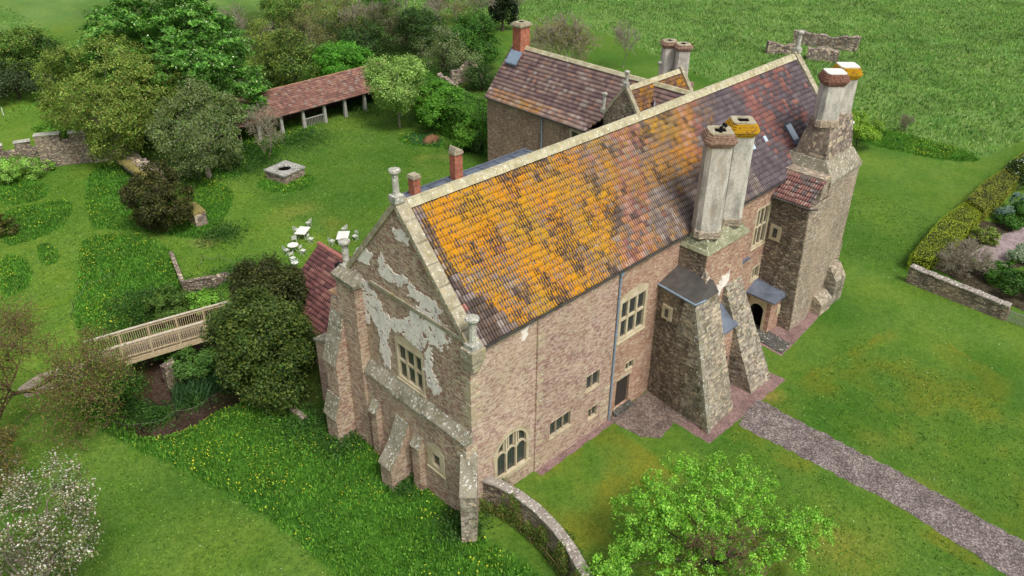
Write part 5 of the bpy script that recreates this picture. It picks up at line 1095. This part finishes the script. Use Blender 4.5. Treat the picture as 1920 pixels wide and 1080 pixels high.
for (b_, w_, t_, tn, lb) in (((830,245),100,150,[(84,134,40),(98,150,48)],'rounded bright bush bulging out of the laurel hedge'),((885,280),66,222,[(92,140,44),(106,152,54)],'low bright bush at the foot of the laurel hedge beside the wing'),((905,285),40,240,DARK,'dark bush wedged between the hedge and the wing corner')):
    tree('shrub', lb, 'shrub', b_, w_, t_, tn, 6500, .18, .02, lobes=12, csz=.2, r0=.06)
GP = [((1895,425),50,400,GREEN,'rounded green garden shrub beside the gravel path',2500),((1912,405),36,378,GREEN,'dark leaved clump by the gravel path bend',1400),((1880,412),34,388,[(120,146,132),(104,130,116)],'grey blue artichoke plant in the garden bed',1300),((1912,350),60,288,DARK,'white flowering dark shrub at the right edge',2600),((1905,395),30,362,[(112,138,130)],'small blue grey plant behind the artichoke',900),
      ((1870,520),70,488,GREEN,'spreading green perennial behind the garden wall',3000),((1905,550),90,505,GREEN+DARK,'large leafy perennial at the right end of the garden wall',3600),((1910,490),46,462,[(150,166,140),(134,152,124)],'pale silver plant beside the garden path',1200),((1845,455),50,428,OLIVE,'olive shrub behind the bare tangled shrub',1500)]
for (b_, w_, t_, tn, lb, n_) in GP:
    tree('garden_plant', lb, 'plant', b_, w_, t_, tn, n_, .12, .02, lobes=8, csz=.12, r0=.03, group='plants of the walled garden', flowers=(260, .12, [(236,236,228)]) if 'white' in lb else None)

# ================================================================== WALLS, RUINS
def ruin(name, label, pts, th, hs, cat='wall', mat='ruin', cap=None, rough=.12, step=.5, z0=-.4, cw=.0):
    P = [np.array(p[:2]) for p in pts]; Q, Hh = [], []
    for i in range(len(P)-1):
        L = np.linalg.norm(P[i+1]-P[i]); k = max(1, int(L/step))
        for j in range(k+(i == len(P)-2)):
            t = j/k; Q.append(P[i]+(P[i+1]-P[i])*t); Hh.append(hs[i]+(hs[i+1]-hs[i])*t)
    o = empty(name, (Q[0][0], Q[0][1], 0), label, cat); mb = MB(); ls = []
    for i, (p, h) in enumerate(zip(Q, Hh)):
        d_ = Q[min(i+1, len(Q)-1)]-Q[max(i-1, 0)]; d_ /= np.linalg.norm(d_); n_ = np.array([-d_[1], d_[0]])*th/2; g0 = float(H(*p)); r_ = lambda: random.uniform(-rough, rough); hh = h+r_()*1.4
        a, b = p-n_, p+n_
        ls.append([(a[0],a[1],g0+z0),(a[0]+r_()*.4,a[1]+r_()*.4,g0+h*.5),(a[0]+r_()*.5,a[1]+r_()*.5,g0+hh),(b[0]+r_()*.5,b[1]+r_()*.5,g0+hh+r_()*.5),(b[0]+r_()*.4,b[1]+r_()*.4,g0+h*.5),(b[0],b[1],g0+z0)])
    mb.loops(ls); mb.build('masonry', M[mat], o)
    if cap:
        k = MB()
        for i in range(len(Q)-1):
            a, b = Q[i], Q[i+1]; d_ = (b-a)/np.linalg.norm(b-a); n_ = np.array([-d_[1], d_[0]])*(th/2+.07); za, zb = float(H(*a))+Hh[i]+rough, float(H(*b))+Hh[i+1]+rough; w_ = random.uniform(-.03, .03); b = b-d_*.03
            k.loft([(a-n_)[0:2].tolist()+[za+w_-.03],(a+n_).tolist()+[za+w_-.03],(b+n_).tolist()+[zb+w_-.03],(b-n_).tolist()+[zb+w_-.03]], [(a-n_).tolist()+[za+w_+.1],(a+n_).tolist()+[za+w_+.13],(b+n_).tolist()+[zb+w_+.13],(b-n_).tolist()+[zb+w_+.1]])
        k.build('coping', M[cap], o, bevel=.02)
    return o
# curved garden wall in front
CW = [hit(u, v, 2, 2.0)[:2] for u, v in ((893,893),(930,906),(970,928),(1010,958),(1045,995),(1075,1035),(1105,1085),(1125,1130),(1140,1230))]
cwall = ruin('garden_wall', 'curving rubble garden wall with stone coping and climbers, joined to the near corner', CW, .42, [1.95]*9, mat='garden', cap='wallcap', rough=.04, step=.75, z0=-1.2)
def climbers(path, h0, h1, n, off, tints, par, side=1, seed=0, name='climber'):
    P = np.array(path); L = np.r_[0, np.cumsum(np.linalg.norm(np.diff(P, axis=0), axis=1))]; t = rng.random(n)*L[-1]
    m_ = vnoise(t*1.0, t*0+seed, .9, 60+seed); x = np.interp(t, L, P[:, 0]); y = np.interp(t, L, P[:, 1])
    d_ = np.stack([np.interp(t+.1, L, P[:, 0])-x, np.interp(t+.1, L, P[:, 1])-y], -1); d_ /= np.maximum(np.linalg.norm(d_, axis=1, keepdims=True), 1e-6); nr = np.stack([-d_[:, 1], d_[:, 0]], -1)*side
    z = h0+(h1-h0)*rng.random(n)**1.0*np.clip(.35+m_, 0, 1.1); keep = (vnoise(t*1.3, z*1.3, .8, 61+seed) > .28)
    Q = np.column_stack([x+nr[:, 0]*(off+rng.random(n)*.35), y+nr[:, 1]*(off+rng.random(n)*.35), z])[keep]
    return foliage(name, Q, np.column_stack([nr, np.full(n, .8)])[keep]+rng.normal(size=(keep.sum(), 3))*.5, .11, tints, par)
cl = empty('climbing_plant', (*CW[2], 0), 'leafy climber sprawling over the outer face of the curving wall', 'climber'); climbers(CW, -.6, 2.1, 15000, .22, [(92,118,44),(108,130,52),(76,100,38),(118,112,60)], cl, -1, 1, 'leaves')
for i in range(16):
    x_ = MB(); k_ = rng.uniform(0, 6.5); a_ = np.array([np.interp(k_, range(9), [p[j] for p in CW]) for j in (0, 1)]); a_ = a_+np.array([-.36, -.12]); x_.tube([(a_[0],a_[1],-.6),(a_[0]+rng.normal()*.2,a_[1]+rng.normal()*.2,.5),(a_[0]+rng.normal()*.4,a_[1]+rng.normal()*.4,1.7)], [.03,.022,.01], 4); x_.build('stem', M['barkbrown'], cl)
cl = empty('climbing_plant', (*CW[3], 0), 'leafy growth along the inner lawn side of the curving wall', 'climber'); climbers(CW, .1, 2.0, 14000, .25, [(72,104,36),(88,122,44),(60,88,32)], cl, 1, 2, 'leaves')
# walled garden front wall on the right
ruin('garden_wall', 'low rubble wall closing the walled garden, ending beside the clipped hedge', [G(1700,527)[:2], G(1885,600)[:2]], .5, [1.35,1.15], mat='garden', cap='wallcap', rough=.07)
# picket fence
fo = empty('picket_fence', (*G(1895,602)[:2], 0), 'weathered picket fence continuing the garden wall at the right edge', 'fence')
a_ = G(1886,602)[:2]; b_ = G(1985,640)[:2]; dv_ = (b_-a_)/np.linalg.norm(b_-a_); Lf = np.linalg.norm(b_-a_)
for i in range(int(Lf/.17)):
    p = a_+dv_*(i*.17+.05); k = MB(); k.obox(p, math.atan2(dv_[1], dv_[0]), .07, .04, .02, 1.0+random.uniform(-.04,.04), 1.0, (random.uniform(-.02,.02), 0)); k.build('picket', M['greypost'], fo)
k = MB()
for z in (.3, .8): k.loft([(a_[0],a_[1],z),(b_[0],b_[1],z),(b_[0]+.03,b_[1]+.05,z),(a_[0]+.03,a_[1]+.05,z)], [(a_[0],a_[1],z+.06),(b_[0],b_[1],z+.06),(b_[0]+.03,b_[1]+.05,z+.06),(a_[0]+.03,a_[1]+.05,z+.06)])
k.build('rail', M['greypost'], fo)
# ruins in the pasture
ruin('ruined_wall', 'long ragged ruin wall, farthest of the three in the pasture', [G(1486,82)[:2], G(1545,90)[:2], G(1606,98)[:2]], .9, [2.2,1.9,2.2], rough=.22, step=.7)
ruin('ruined_wall', 'short ragged ruin stub left of the roof apex finial', [G(1436,99)[:2], G(1488,101)[:2]], 1.3, [1.6,1.4], rough=.2, step=.6)
ruin('ruined_wall', 'mossy rounded ruin stub in front of the long ruin wall', [G(1512,110)[:2], G(1570,116)[:2]], 1.4, [1.7,1.5], rough=.2, step=.6)
# ruins behind the wing
ruin('ruined_wall', 'stepped ruined garden wall running down to the wing corner', [G(826,172)[:2], G(858,186)[:2], G(915,214)[:2]], .6, [2.4,1.6,1.2], rough=.15)
ruin('ruined_wall', 'roofless ruined shed wall behind the wing end', [G(846,158)[:2], G(885,150)[:2], G(905,168)[:2]], .6, [1.6,2.6,1.6], rough=.2)
# battlemented wall at left
def battl(label, pts, h, th=.6, n=3, mer=1.5, gap=1.1):
    a, b = np.array(pts[0][:2]), np.array(pts[1][:2]); L = np.linalg.norm(b-a); d_ = (b-a)/L; ang = math.atan2(d_[1], d_[0]); o = empty('battlemented_wall', (a[0], a[1], 0), label, 'wall')
    mid = (a+b)/2; g0 = float(H(*mid)); k = MB(); k.obox(mid, ang, L, th, g0-1, g0+h-.75)
    s_ = 0; caps = MB()
    while s_ < L-.3:
        e = min(L, s_+mer); c = a+d_*(s_+e)/2; k.obox(c, ang, e-s_, th-.01, g0+h-.76, g0+h); caps.obox(c, ang, e-s_+.12, th+.16, g0+h+.002, g0+h+.14); s_ += mer+gap
    k.build('masonry', M['garden'], o); caps.build('coping', M['finial'], o, bevel=.03)
battl('battlemented rubble wall with pale capped merlons at the left edge', [G(-230,366), G(80,302)], 2.9)
battl('taller battlemented wall end beside the olive maple', [G(84,318), G(176,302)], 3.4, .7, mer=2.4, gap=.9)
# ruinous diagonal wall with grassy top
ruin('ruined_wall', 'low pale wall stub continuing from the battlemented wall', [G(178,303)[:2], G(218,299)[:2]], .7, [1.3,1.1], mat='ruin')
o_ = ruin('ruined_wall', 'thick ruined wall with a dry grassy top falling towards the dark yew bush', [G(222,296)[:2], G(262,326)[:2], G(292,345)[:2], G(310,362)[:2]], 1.5, [1.5,1.5,1.7,.9], mat='ruin', rough=.2)
k = MB(); pts_ = [G(222,290,1.5)[:2], G(262,318,1.5)[:2], G(292,335,1.5)[:2]]; 
for i in range(2):
    a_, b_ = pts_[i], pts_[i+1]; k.obox((a_+b_)/2, math.atan2((b_-a_)[1], (b_-a_)[0]), np.linalg.norm(b_-a_)+.3, 1.3, 1.35, 1.62, .8)
k.build('grassy_top', M['hay'], o_)
ruin('wall_stub', 'mossy square topped wall stub beside the dark yew bush', [G(360,408)[:2], G(380,424)[:2]], 1.1, [1.3,1.2], mat='ruin', cap='hay', rough=.05, step=1.2)
# retaining wall
ruin('retaining_wall', 'low retaining wall with pale coping along the grass bank', [G(322,480)[:2], G(347,550)[:2], G(402,538)[:2]], .2, [.35,1.0,.9], mat='garden', cap='garden', rough=.02, step=.9, z0=-1.6)
ruin('retaining_wall', 'short stub of retaining wall beside the yew', [G(398,540)[:2], G(430,522)[:2]], .5, [.8,.6], mat='garden', rough=.06, z0=-1.4)
ruin('wall_stub', 'sunken stone edging in the grass below the front yew', [G(513,742)[:2], G(574,790)[:2]], .35, [.35,.3], mat='ruin', rough=.05, z0=-.6)
px_, py_ = G(326,722)[:2]; pz_ = float(H(px_, py_)); po_ = empty('stone_pier', (px_, py_, pz_), 'ruined square stone pier standing in the dry moat', 'pier'); k = MB(); ls = []
for i in range(7):
    t = i/6; ls.append([(px_+a*(.5-.04*t)+random.uniform(-.04,.04), py_+b*(.4-.03*t)+random.uniform(-.04,.04), pz_-.4+2.3*t+(random.uniform(-.12,.12) if i == 6 else 0)) for a, b in ((-1,-1),(1,-1),(1,1),(-1,1))])
k.loops(ls); k.build('masonry', M['garden'], po_)
# ---- well
wx, wy = G(536,332)[:2]; wo = empty('well', (wx, wy, 0), 'square stone well head with a round dark opening on the lawn', 'well'); gz = float(H(wx, wy)); k = MB(); an = R(12)
k.obox((wx, wy), an, 2.8, 2.8, gz-.3, gz+.85); k.build('masonry', M['garden'], wo)
k = MB(); nn_ = 32; ca, sa_ = math.cos(an), math.sin(an); sq = []
for i in range(nn_):
    t = 2*math.pi*i/nn_; m_ = 1.5/max(abs(math.cos(t)), abs(math.sin(t))); sq.append((m_*math.cos(t), m_*math.sin(t)))
T_ = lambda a, b, z: (wx+a*ca-b*sa_, wy+a*sa_+b*ca, z)
for i in range(nn_):
    j = (i+1) % nn_; t, t2 = 2*math.pi*i/nn_, 2*math.pi*j/nn_; r_ = .68
    k.face([T_(*sq[i],gz+1.02), T_(*sq[j],gz+1.02), T_(r_*math.cos(t2),r_*math.sin(t2),gz+1.02), T_(r_*math.cos(t),r_*math.sin(t),gz+1.02)]); k.face([T_(*sq[i],gz+.86), T_(*sq[j],gz+.86), T_(*sq[j],gz+1.02), T_(*sq[i],gz+1.02)]); k.face([T_(r_*math.cos(t),r_*math.sin(t),gz+1.02), T_(r_*math.cos(t2),r_*math.sin(t2),gz+1.02), T_(r_*math.cos(t2),r_*math.sin(t2),gz+.86), T_(r_*math.cos(t),r_*math.sin(t),gz+.86)])
k.build('slab', M['well'], wo); k = MB(); k.cyl(wx, wy, gz+.852, gz+.87, .72, n=24); k.build('shaft', M['void'], wo)
# brown stone lump
bx_, by_ = G(808,266)[:2]; bo = empty('boulder', (bx_, by_, 0), 'rusty brown domed boulder among the daffodil leaves', 'boulder'); k = MB(); ls = []
for i in range(7):
    t = i/6*math.pi/2; ls.append([(bx_+1.25*math.cos(t)*math.cos(a)*(1+.06*math.sin(3*a+i)), by_+.7*math.cos(t)*math.sin(a)*(1+.06*math.cos(2*a)), -.1+1.0*math.sin(t)) for a in np.linspace(0, 2*math.pi, 14, endpoint=False)])
k.loops(ls[:-1]); k.build('stone', simple('rust_stone', (128,92,64), (92,66,48), 3, bump=.6), bo, smooth=True)

# ================================================================== FOOTBRIDGE
br = empty('footbridge', (-6, 28.5, 0), 'pale timber footbridge with slatted rails crossing the dry moat', 'footbridge')
A_, B_ = np.array([-10.1,28.3]), np.array([-.6,26.25]); Cn, Dn = np.array([-9.6,30.1]), np.array([.1,28.0])
k = MB(); zd = lambda t: -.2+.04*math.sin(math.pi*t)
nb_ = 34
for i in range(nb_):
    t0, t1 = i/nb_, (i+.9)/nb_; k.loft([(*(A_+(B_-A_)*t0),zd(t0)),(*(A_+(B_-A_)*t1),zd(t1)),(*(Cn+(Dn-Cn)*t1),zd(t1)),(*(Cn+(Dn-Cn)*t0),zd(t0))], [(*(A_+(B_-A_)*t0),zd(t0)+.06),(*(A_+(B_-A_)*t1),zd(t1)+.06),(*(Cn+(Dn-Cn)*t1),zd(t1)+.06),(*(Cn+(Dn-Cn)*t0),zd(t0)+.06)])
k.build('deck', M['deck'], br)
def along(mb, p, q, s0, s1, w_, z0, z1, n=12):
    d_ = (q-p)/np.linalg.norm(q-p); nn2 = np.array([-d_[1], d_[0]])*w_/2; ls = []
    for i in range(n+1):
        t = s0+(s1-s0)*i/n; c = p+(q-p)*t; a, b = c-nn2, c+nn2; zz = zd(t); ls.append([(a[0],a[1],zz+z0),(b[0],b[1],zz+z0),(b[0],b[1],zz+z1),(a[0],a[1],zz+z1)])
    mb.loops(ls)
for (p, q) in ((A_, B_), (Cn, Dn)):
    k = MB(); along(k, p, q, -.01, 1.01, .12, -.42, -.02); k.build('beam', M['wood'], br)
    k = MB(); along(k, p, q, -.02, 1.02, .17, 1.22, 1.30); k.build('handrail', M['woodgrey'], br)
    k = MB(); along(k, p, q, 0, 1, .06, .16, .24); along(k, p, q, 0, 1, .06, 1.02, 1.10); nbal = 66; d_ = (q-p)/np.linalg.norm(q-p); an_ = math.atan2(d_[1], d_[0])
    for i in range(nbal): t = (i+.5)/nbal; c = p+(q-p)*t; k.obox(c, an_, .038, .03, zd(t)+.1, zd(t)+1.2)
    k.build('balustrade', M['wood'], br)
    for i in range(6): t = i/5; c = p+(q-p)*t*.99+(q-p)*.005; k = MB(); k.obox(c, an_, .13, .13, zd(t)-.4, zd(t)+1.32); k.build('post', M['wood'], br)
k = MB(); k.obox(A_+np.array([.1,.9]), R(77), 2.0, .5, -1.4, -.5); k.build('abutment', M['ruin'], br)

# ================================================================== POSTS AND ROPES
def postline(pix, label, grp, ph=.95, r=.035, mat='post', rope=True, nm='fence'):
    fe = empty(nm, G(*pix[0]), label, 'fence'); pts = []
    for (u, v) in pix:
        p = G(u, v); pts.append(p); k = MB(); k.cyl(p[0], p[1], p[2]-.2, p[2]+ph, r, r*.9, 6); k.build('post', M[mat], fe)
    if rope:
        k = MB()
        for a, b in zip(pts, pts[1:]): k.tube([tuple(a+(b-a)*t+np.array([0,0,ph*.85-.35*math.sin(math.pi*t)])) for t in np.linspace(0, 1, 7)], .014, 4)
        k.build('rope', M['rope'], fe)
postline([(152,735),(160,762),(205,802),(268,812),(333,788),(397,762),(440,722)], 'row of thin black posts with sagging rope round the moat edge', '', 1.0, .04)
postline([(136,600),(138,575),(166,540),(215,520)], 'blue green rope barrier beside the meadow path', '', .7, .02)
postline([(372,508),(382,490),(413,490),(460,500)], 'thin rope barrier on the bank above the retaining wall', '', .7, .02)
postline([(7,216),(-30,230)], 'white post of a wire fence in the far field', '', 1.0, .05, 'white', False)

# ================================================================== TABLES AND CHAIRS
def table(u, v, kind, label, lx=.7, ly=.7, ang=0):
    p = G(u, v, .72); x, y, z = p[0], p[1], p[2]-.72; o = empty('garden_table', (x, y, z), label, 'table', 'white tables on the lawn'); k = MB()
    if kind == 'round': k.cyl(x, y, z+.70, z+.73, lx, n=20)
    else: k.obox((x, y), ang, lx*2, ly*2, z+.70, z+.73)
    k.build('tabletop', M['white'], o, bevel=.008)
    for i in range(4):
        a = ang+math.pi/4+i*math.pi/2; c, s_ = math.cos(a), math.sin(a); k = MB(); k.tube([(x+c*lx*.75, y+s_*lx*.75, z), (x+c*.12, y+s_*.12, z+.4), (x+c*lx*.4, y+s_*lx*.4, z+.7)], .022, 5); k.build('leg', M['steel'], o)
    return o
table(567,432,'rect','white rectangular folding table at the back of the lawn set',.75,.5,R(38)); table(549,459,'round','small round white table nearest the dark yews',.48); table(643,441,'rect','white oblong table just left of the kneeler finial',.78,.52,R(48))
def chair_proto(label):
    o = empty('folding_chair', (0,0,0), label, 'chair', 'white folding chairs on the lawn')
    k = MB()
    for i in range(5): k.box(-.2, .2, -.2+i*.085, -.2+i*.085+.065, .44, .46)
    k.build('seat', M['steel'], o); k = MB()
    for z in (.62, .74): k.box(-.2, .2, .235, .25, z, z+.09)
    k.tube([(-.2,.16,.0),(-.2,.24,.5),(-.2,.26,.85)], .012, 4); k.tube([(.2,.16,.0),(.2,.24,.5),(.2,.26,.85)], .012, 4); k.box(-.2,.2,.25,.265,.83,.86); k.build('backrest', M['steel'], o)
    for sx in (-.19, .19):
        k = MB(); k.tube([(sx,-.22,.0),(sx,.1,.3),(sx,.2,.46)], .013, 4); k.build('leg', M['steel'], o)
        k = MB(); k.tube([(sx*.95,.26,.0),(sx*.95,0,.25),(sx*.95,-.2,.45)], .013, 4); k.build('leg', M['steel'], o)
    return o
CH = [(583,447,30,'white folding chair right of the rectangular folding table'),(578,417,200,'white folding chair behind the rectangular folding table, set apart'),(556,430,110,'white folding chair left of the rectangular folding table'),(551,447,160,'white folding chair behind the small round table'),(537,468,100,'white folding chair left of the small round table'),(568,469,20,'white folding chair right of the small round table'),(622,451,100,'white folding chair left of the oblong table'),(645,428,190,'white folding chair behind the oblong table'),(665,442,280,'white folding chair right of the oblong table'),(549,483,0,'white folding chair beside the yew, nearest it of all')]
ch0 = chair_proto(CH[0][3])
for i, (u, v, a, lb) in enumerate(CH):
    if i == 0: o = ch0
    else:
        o = ch0.copy(); col.objects.link(o); o['label'] = lb
        for c in list(ch0.children): d2 = c.copy(); col.objects.link(d2); d2.parent = o
    p = G(u, v, .45); o.location = (p[0], p[1], p[2]-.45); o.rotation_euler = (0, 0, R(a))
k = empty('flower_bowl', G(553,494), 'white bowl of pale flowers on a stand behind the yew', 'planter'); p = G(553,494,.6); m_ = MB(); m_.cyl(p[0],p[1],p[2]-.6,p[2]-.1,.05,.05,8); m_.cyl(p[0],p[1],p[2]-.1,p[2]+.1,.14,.3,10); m_.build('bowl', M['white'], k); foliage('flowers', p+rng.normal(size=(90,3))*.13+np.array([0,0,.15]), rng.normal(size=(90,3)), .1, [(236,240,244),(190,210,220)], k, 'petal')

# ================================================================== GRASS AND FLOWERS
def blades(name, P, h, wdt, tints, mat='leaf', lean=.45, per=3, cl=None):
    n = len(P)*per; P = np.repeat(P, per, 0)+np.column_stack([rng.normal(0, .09, (n, 2)), np.zeros(n)]); a = rng.uniform(0, 2*math.pi, n); d_ = np.column_stack([np.cos(a), np.sin(a), np.zeros(n)]); s_ = np.column_stack([-np.sin(a), np.cos(a), np.zeros(n)])
    hh = h*rng.uniform(.5, 1.3, n)[:, None]; w_ = wdt*rng.uniform(.6, 1.3, n)[:, None]; up = np.array([0, 0, 1.0])
    V = np.stack([P-s_*w_*.5, P+s_*w_*.5, P+s_*w_*.35+up*hh*.7+d_*hh*lean*.5, P-s_*w_*.1+up*hh+d_*hh*lean], 1).reshape(-1, 3)
    cols = np.array([s2l(c) for c in tints]); c = cols[rng.integers(0, len(cols), n)]*rng.uniform(.75, 1.25, (n, 1))
    if cl is not None: c = c*np.repeat(cl, per)[:, None]
    return npmesh(name, V, np.arange(4*n).reshape(n, 4), M[mat], None, tint=np.clip(c, 0, 1))
def scatter(poly, dens):
    P = np.array(poly); mn, mx = P.min(0), P.max(0); n = int((mx[0]-mn[0])*(mx[1]-mn[1])*dens); q = rng.uniform(mn, mx, (n, 2)); q = q[inpoly(q[:, 0], q[:, 1], [tuple(p) for p in P])]
    return np.column_stack([q, H(q[:, 0], q[:, 1])])
LG = [(82,134,42),(96,148,48),(70,118,36),(112,160,56),(60,104,34)]
Q = np.concatenate([scatter(p, 34) for p in LONG]); Q = Q[pitdist(Q[:, 0], Q[:, 1]) > 2.5]
inside = (Q[:, 0] > -.6) & (Q[:, 0] < 9.8) & (Q[:, 1] > -.5) & (Q[:, 1] < 23); Q = Q[~inside]
cl_ = .75+.6*vnoise(Q[:, 0], Q[:, 1], 1.1, 71)
g1 = blades('long_grass', Q, .21, .08, LG, cl=cl_); tag(g1, kind='stuff')
fl = Q[(vnoise(Q[:, 0], Q[:, 1], 2.6, 72) > .55) & (rng.random(len(Q)) < .22)]; fl = fl+np.array([0,0,.26])
f1 = foliage('meadow_flowers', fl, rng.normal(size=fl.shape)*.3+np.array([0,0,1.]), .07, [(214,206,44),(196,200,60),(224,214,70)], None, 'petal', 1.1); tag(f1, kind='stuff')
pq = scatter([(40,-45),(150,-45),(170,60),(120,110),(60,110),(40,60)], 5.5); pq = pq[inpoly(pq[:, 0], pq[:, 1], PAST)]
g2 = blades('pasture_grass', pq, .34, .13, [(104,146,68),(124,162,86),(90,130,58),(152,168,108),(78,116,52)], per=3, cl=.55+.6*vnoise(pq[:, 0], pq[:, 1], 1.6, 73)+.5*vnoise(pq[:, 0], pq[:, 1], 5, 75)); tag(g2, kind='stuff')
# mown lawn: short daisies and clover specks plus low tufts
mq = rng.uniform((-16,-20), (52,64), (26000, 2)); mq = mq[~((mq[:, 0] > -1) & (mq[:, 0] < 41) & (mq[:, 1] > -6.3) & (mq[:, 1] < 10.6))]; mq = mq[vnoise(mq[:, 0], mq[:, 1], 3.0, 74) > .52]; mq = np.column_stack([mq, H(mq[:, 0], mq[:, 1])+.06])[::9]
tag(foliage('daisies', mq, rng.normal(size=mq.shape)*.2+np.array([0,0,1.]), .06, [(222,226,204),(206,214,170),(214,210,90)], None, 'petal', 1.1), kind='stuff')
# reeds in the moat and daffodil leaves
rq = np.concatenate([np.column_stack([rng.normal(c[0], .7, 90), rng.normal(c[1], .5, 90)]) for c in (G(395,728)[:2], G(350,748)[:2], G(422,712)[:2])]); rq = np.column_stack([rq, H(rq[:, 0], rq[:, 1])])
tag(blades('reeds', rq, 1.0, .06, [(74,112,66),(92,128,84),(60,96,54)], lean=.5), kind='stuff')
dq = scatter(gp([(750,256),(800,252),(836,268),(825,277),(775,272)]), 14); tag(blades('daffodil_leaves', dq, .42, .06, [(66,118,74),(82,134,88),(54,102,60)]), kind='stuff')
for cpx, r_, n_ in (((270,580),3.2,1500),((440,520),2.5,900),((200,240),3,900),((330,300),4,1400),((560,250),3,900),((470,330),3,1000),((250,680),2.0,700),((590,800),2.0,700),((1010,905),1.3,400)):
    pass
def undergrowth(u, v, rx, n, tn, h=.5, nm='undergrowth'):
    c = G(u, v); q = rng.normal(size=(n, 2))*rx*.5+c[:2]; q = q[~((q[:, 0] > -.5) & (q[:, 0] < 39) & (q[:, 1] > -.1) & (q[:, 1] < 10.4))]; z = H(q[:, 0], q[:, 1]); d_ = np.hypot(*(q-c[:2]).T)/rx
    return np.column_stack([q, z+rng.random(len(q))*h*np.clip(1.2-d_, .15, 1)*(.4+vnoise(q[:, 0], q[:, 1], .8, 80))])
UG = [undergrowth(*a) for a in ((232,700,1.3,2200,0,1.0),(245,765,1.3,2200,0,.9),(300,782,1.3,2200,0,.8),(365,752,1.2,1800,0,.8),(425,700,1.6,2200,0,1.0),(350,590,2.2,3000,0,.9),(270,590,3.0,6000,0,.8),(230,640,2.2,3000,0,.6),(440,520,2.4,2500,0,.5),(160,258,4,3000,0,1.5),(330,320,5,8000,0,1.2),(430,300,5,8000,0,1.2),(250,275,4,5000,0,1.5),(560,262,4,5000,0,.8),(470,310,3,3000,0,.7),(415,440,2.2,2500,0,.7),(590,800,2.4,3000,0,.5),(640,830,2.0,2500,0,.6),(860,985,1.5,2500,0,.6),(915,885,.6,900,0,1.0),(760,905,1.4,1800,0,.6),(690,200,5,5000,0,1.0),(540,100,8,6000,0,2.2),(700,110,8,7000,0,2.2),(850,110,7,5000,0,2.0),(790,150,6,6000,0,2.0),(620,110,7,6000,0,2.0))]
UG = np.concatenate(UG); tag(foliage('undergrowth', UG, rng.normal(size=UG.shape)*.6+np.array([0,0,.9]), .16, [(56,94,34),(68,110,40),(46,76,30),(80,116,50)], None, 'leaf'), kind='stuff')

fq = scatter([(-30,85),(20,84),(20,170),(-30,170)], 3.0); tag(blades('field_grass', fq, .2, .14, [(92,142,58),(112,158,70),(80,124,50)], per=2, cl=.7+.6*vnoise(fq[:, 0], fq[:, 1], 2.5, 76)), kind='stuff')

wq = np.concatenate([scatter(p, 22) for p in LONG]); wq = wq[(pitdist(wq[:, 0], wq[:, 1]) > 2.5) & ~((wq[:, 0] > -.6) & (wq[:, 0] < 9.8) & (wq[:, 1] > -.5) & (wq[:, 1] < 23))]
wn_ = vnoise(wq[:, 0], wq[:, 1], .9, 91); wn_ = .6*wn_+.4*vnoise(wq[:, 0], wq[:, 1], 2.8, 93); wq[:, 2] += rng.random(len(wq))*.7*np.clip(wn_*1.6-.3, .1, 1)
tag(foliage('meadow_weeds', wq, rng.normal(size=wq.shape)*.6+np.array([0,0,.9]), .15, [(80,128,40),(96,144,46),(66,110,34),(110,156,54)], None, 'leaf', clump=(wn_-.45)*3), kind='stuff')
yq = wq[(vnoise(wq[:, 0], wq[:, 1], 1.7, 92) > .62) & (rng.random(len(wq)) < .3)]+np.array([0,0,.12])
tag(foliage('cowslips', yq, rng.normal(size=yq.shape)*.4+np.array([0,0,1.]), .10, [(190,200,50),(208,208,56),(170,190,50)], None, 'petal', 1.0), kind='stuff')

lq = rng.uniform((-18,-21), (56,66), (60000, 2)); ok = ~((lq[:, 0] > -2.5) & (lq[:, 0] < 41) & (lq[:, 1] > -6.5) & (lq[:, 1] < 11)) & ~((lq[:, 0] > 32) & (lq[:, 0] < 43) & (lq[:, 1] < 36)) & ~((lq[:, 0] > .5) & (lq[:, 0] < 22) & (lq[:, 1] > 10) & (lq[:, 1] < 23)) & (pitdist(lq[:, 0], lq[:, 1]) > 3)
for pp in (gp([(1380,800),(1429,745),(1676,872),(1960,1030),(1960,1150),(1890,1092),(1676,955)]), [(-15,28),(-9,28),(-9,31),(-15,31)], gp([(1700,500),(1820,360),(1920,290),(2000,300),(2000,620),(1880,600)])): ok &= ~inpoly(lq[:, 0], lq[:, 1], pp)
ok &= ~inpoly(lq[:, 0], lq[:, 1], PAST); lq = lq[ok]; lq = np.column_stack([lq, H(lq[:, 0], lq[:, 1])-.01])
lc_ = .62+.75*(.6*vnoise(lq[:, 0], lq[:, 1], 1.1, 95)+.4*vnoise(lq[:, 0], lq[:, 1], .4, 96))
tag(blades('lawn_grass', lq, .075, .11, [(88,128,44),(104,142,52),(120,150,62),(78,116,38)], lean=.9, per=3, cl=lc_), kind='stuff')
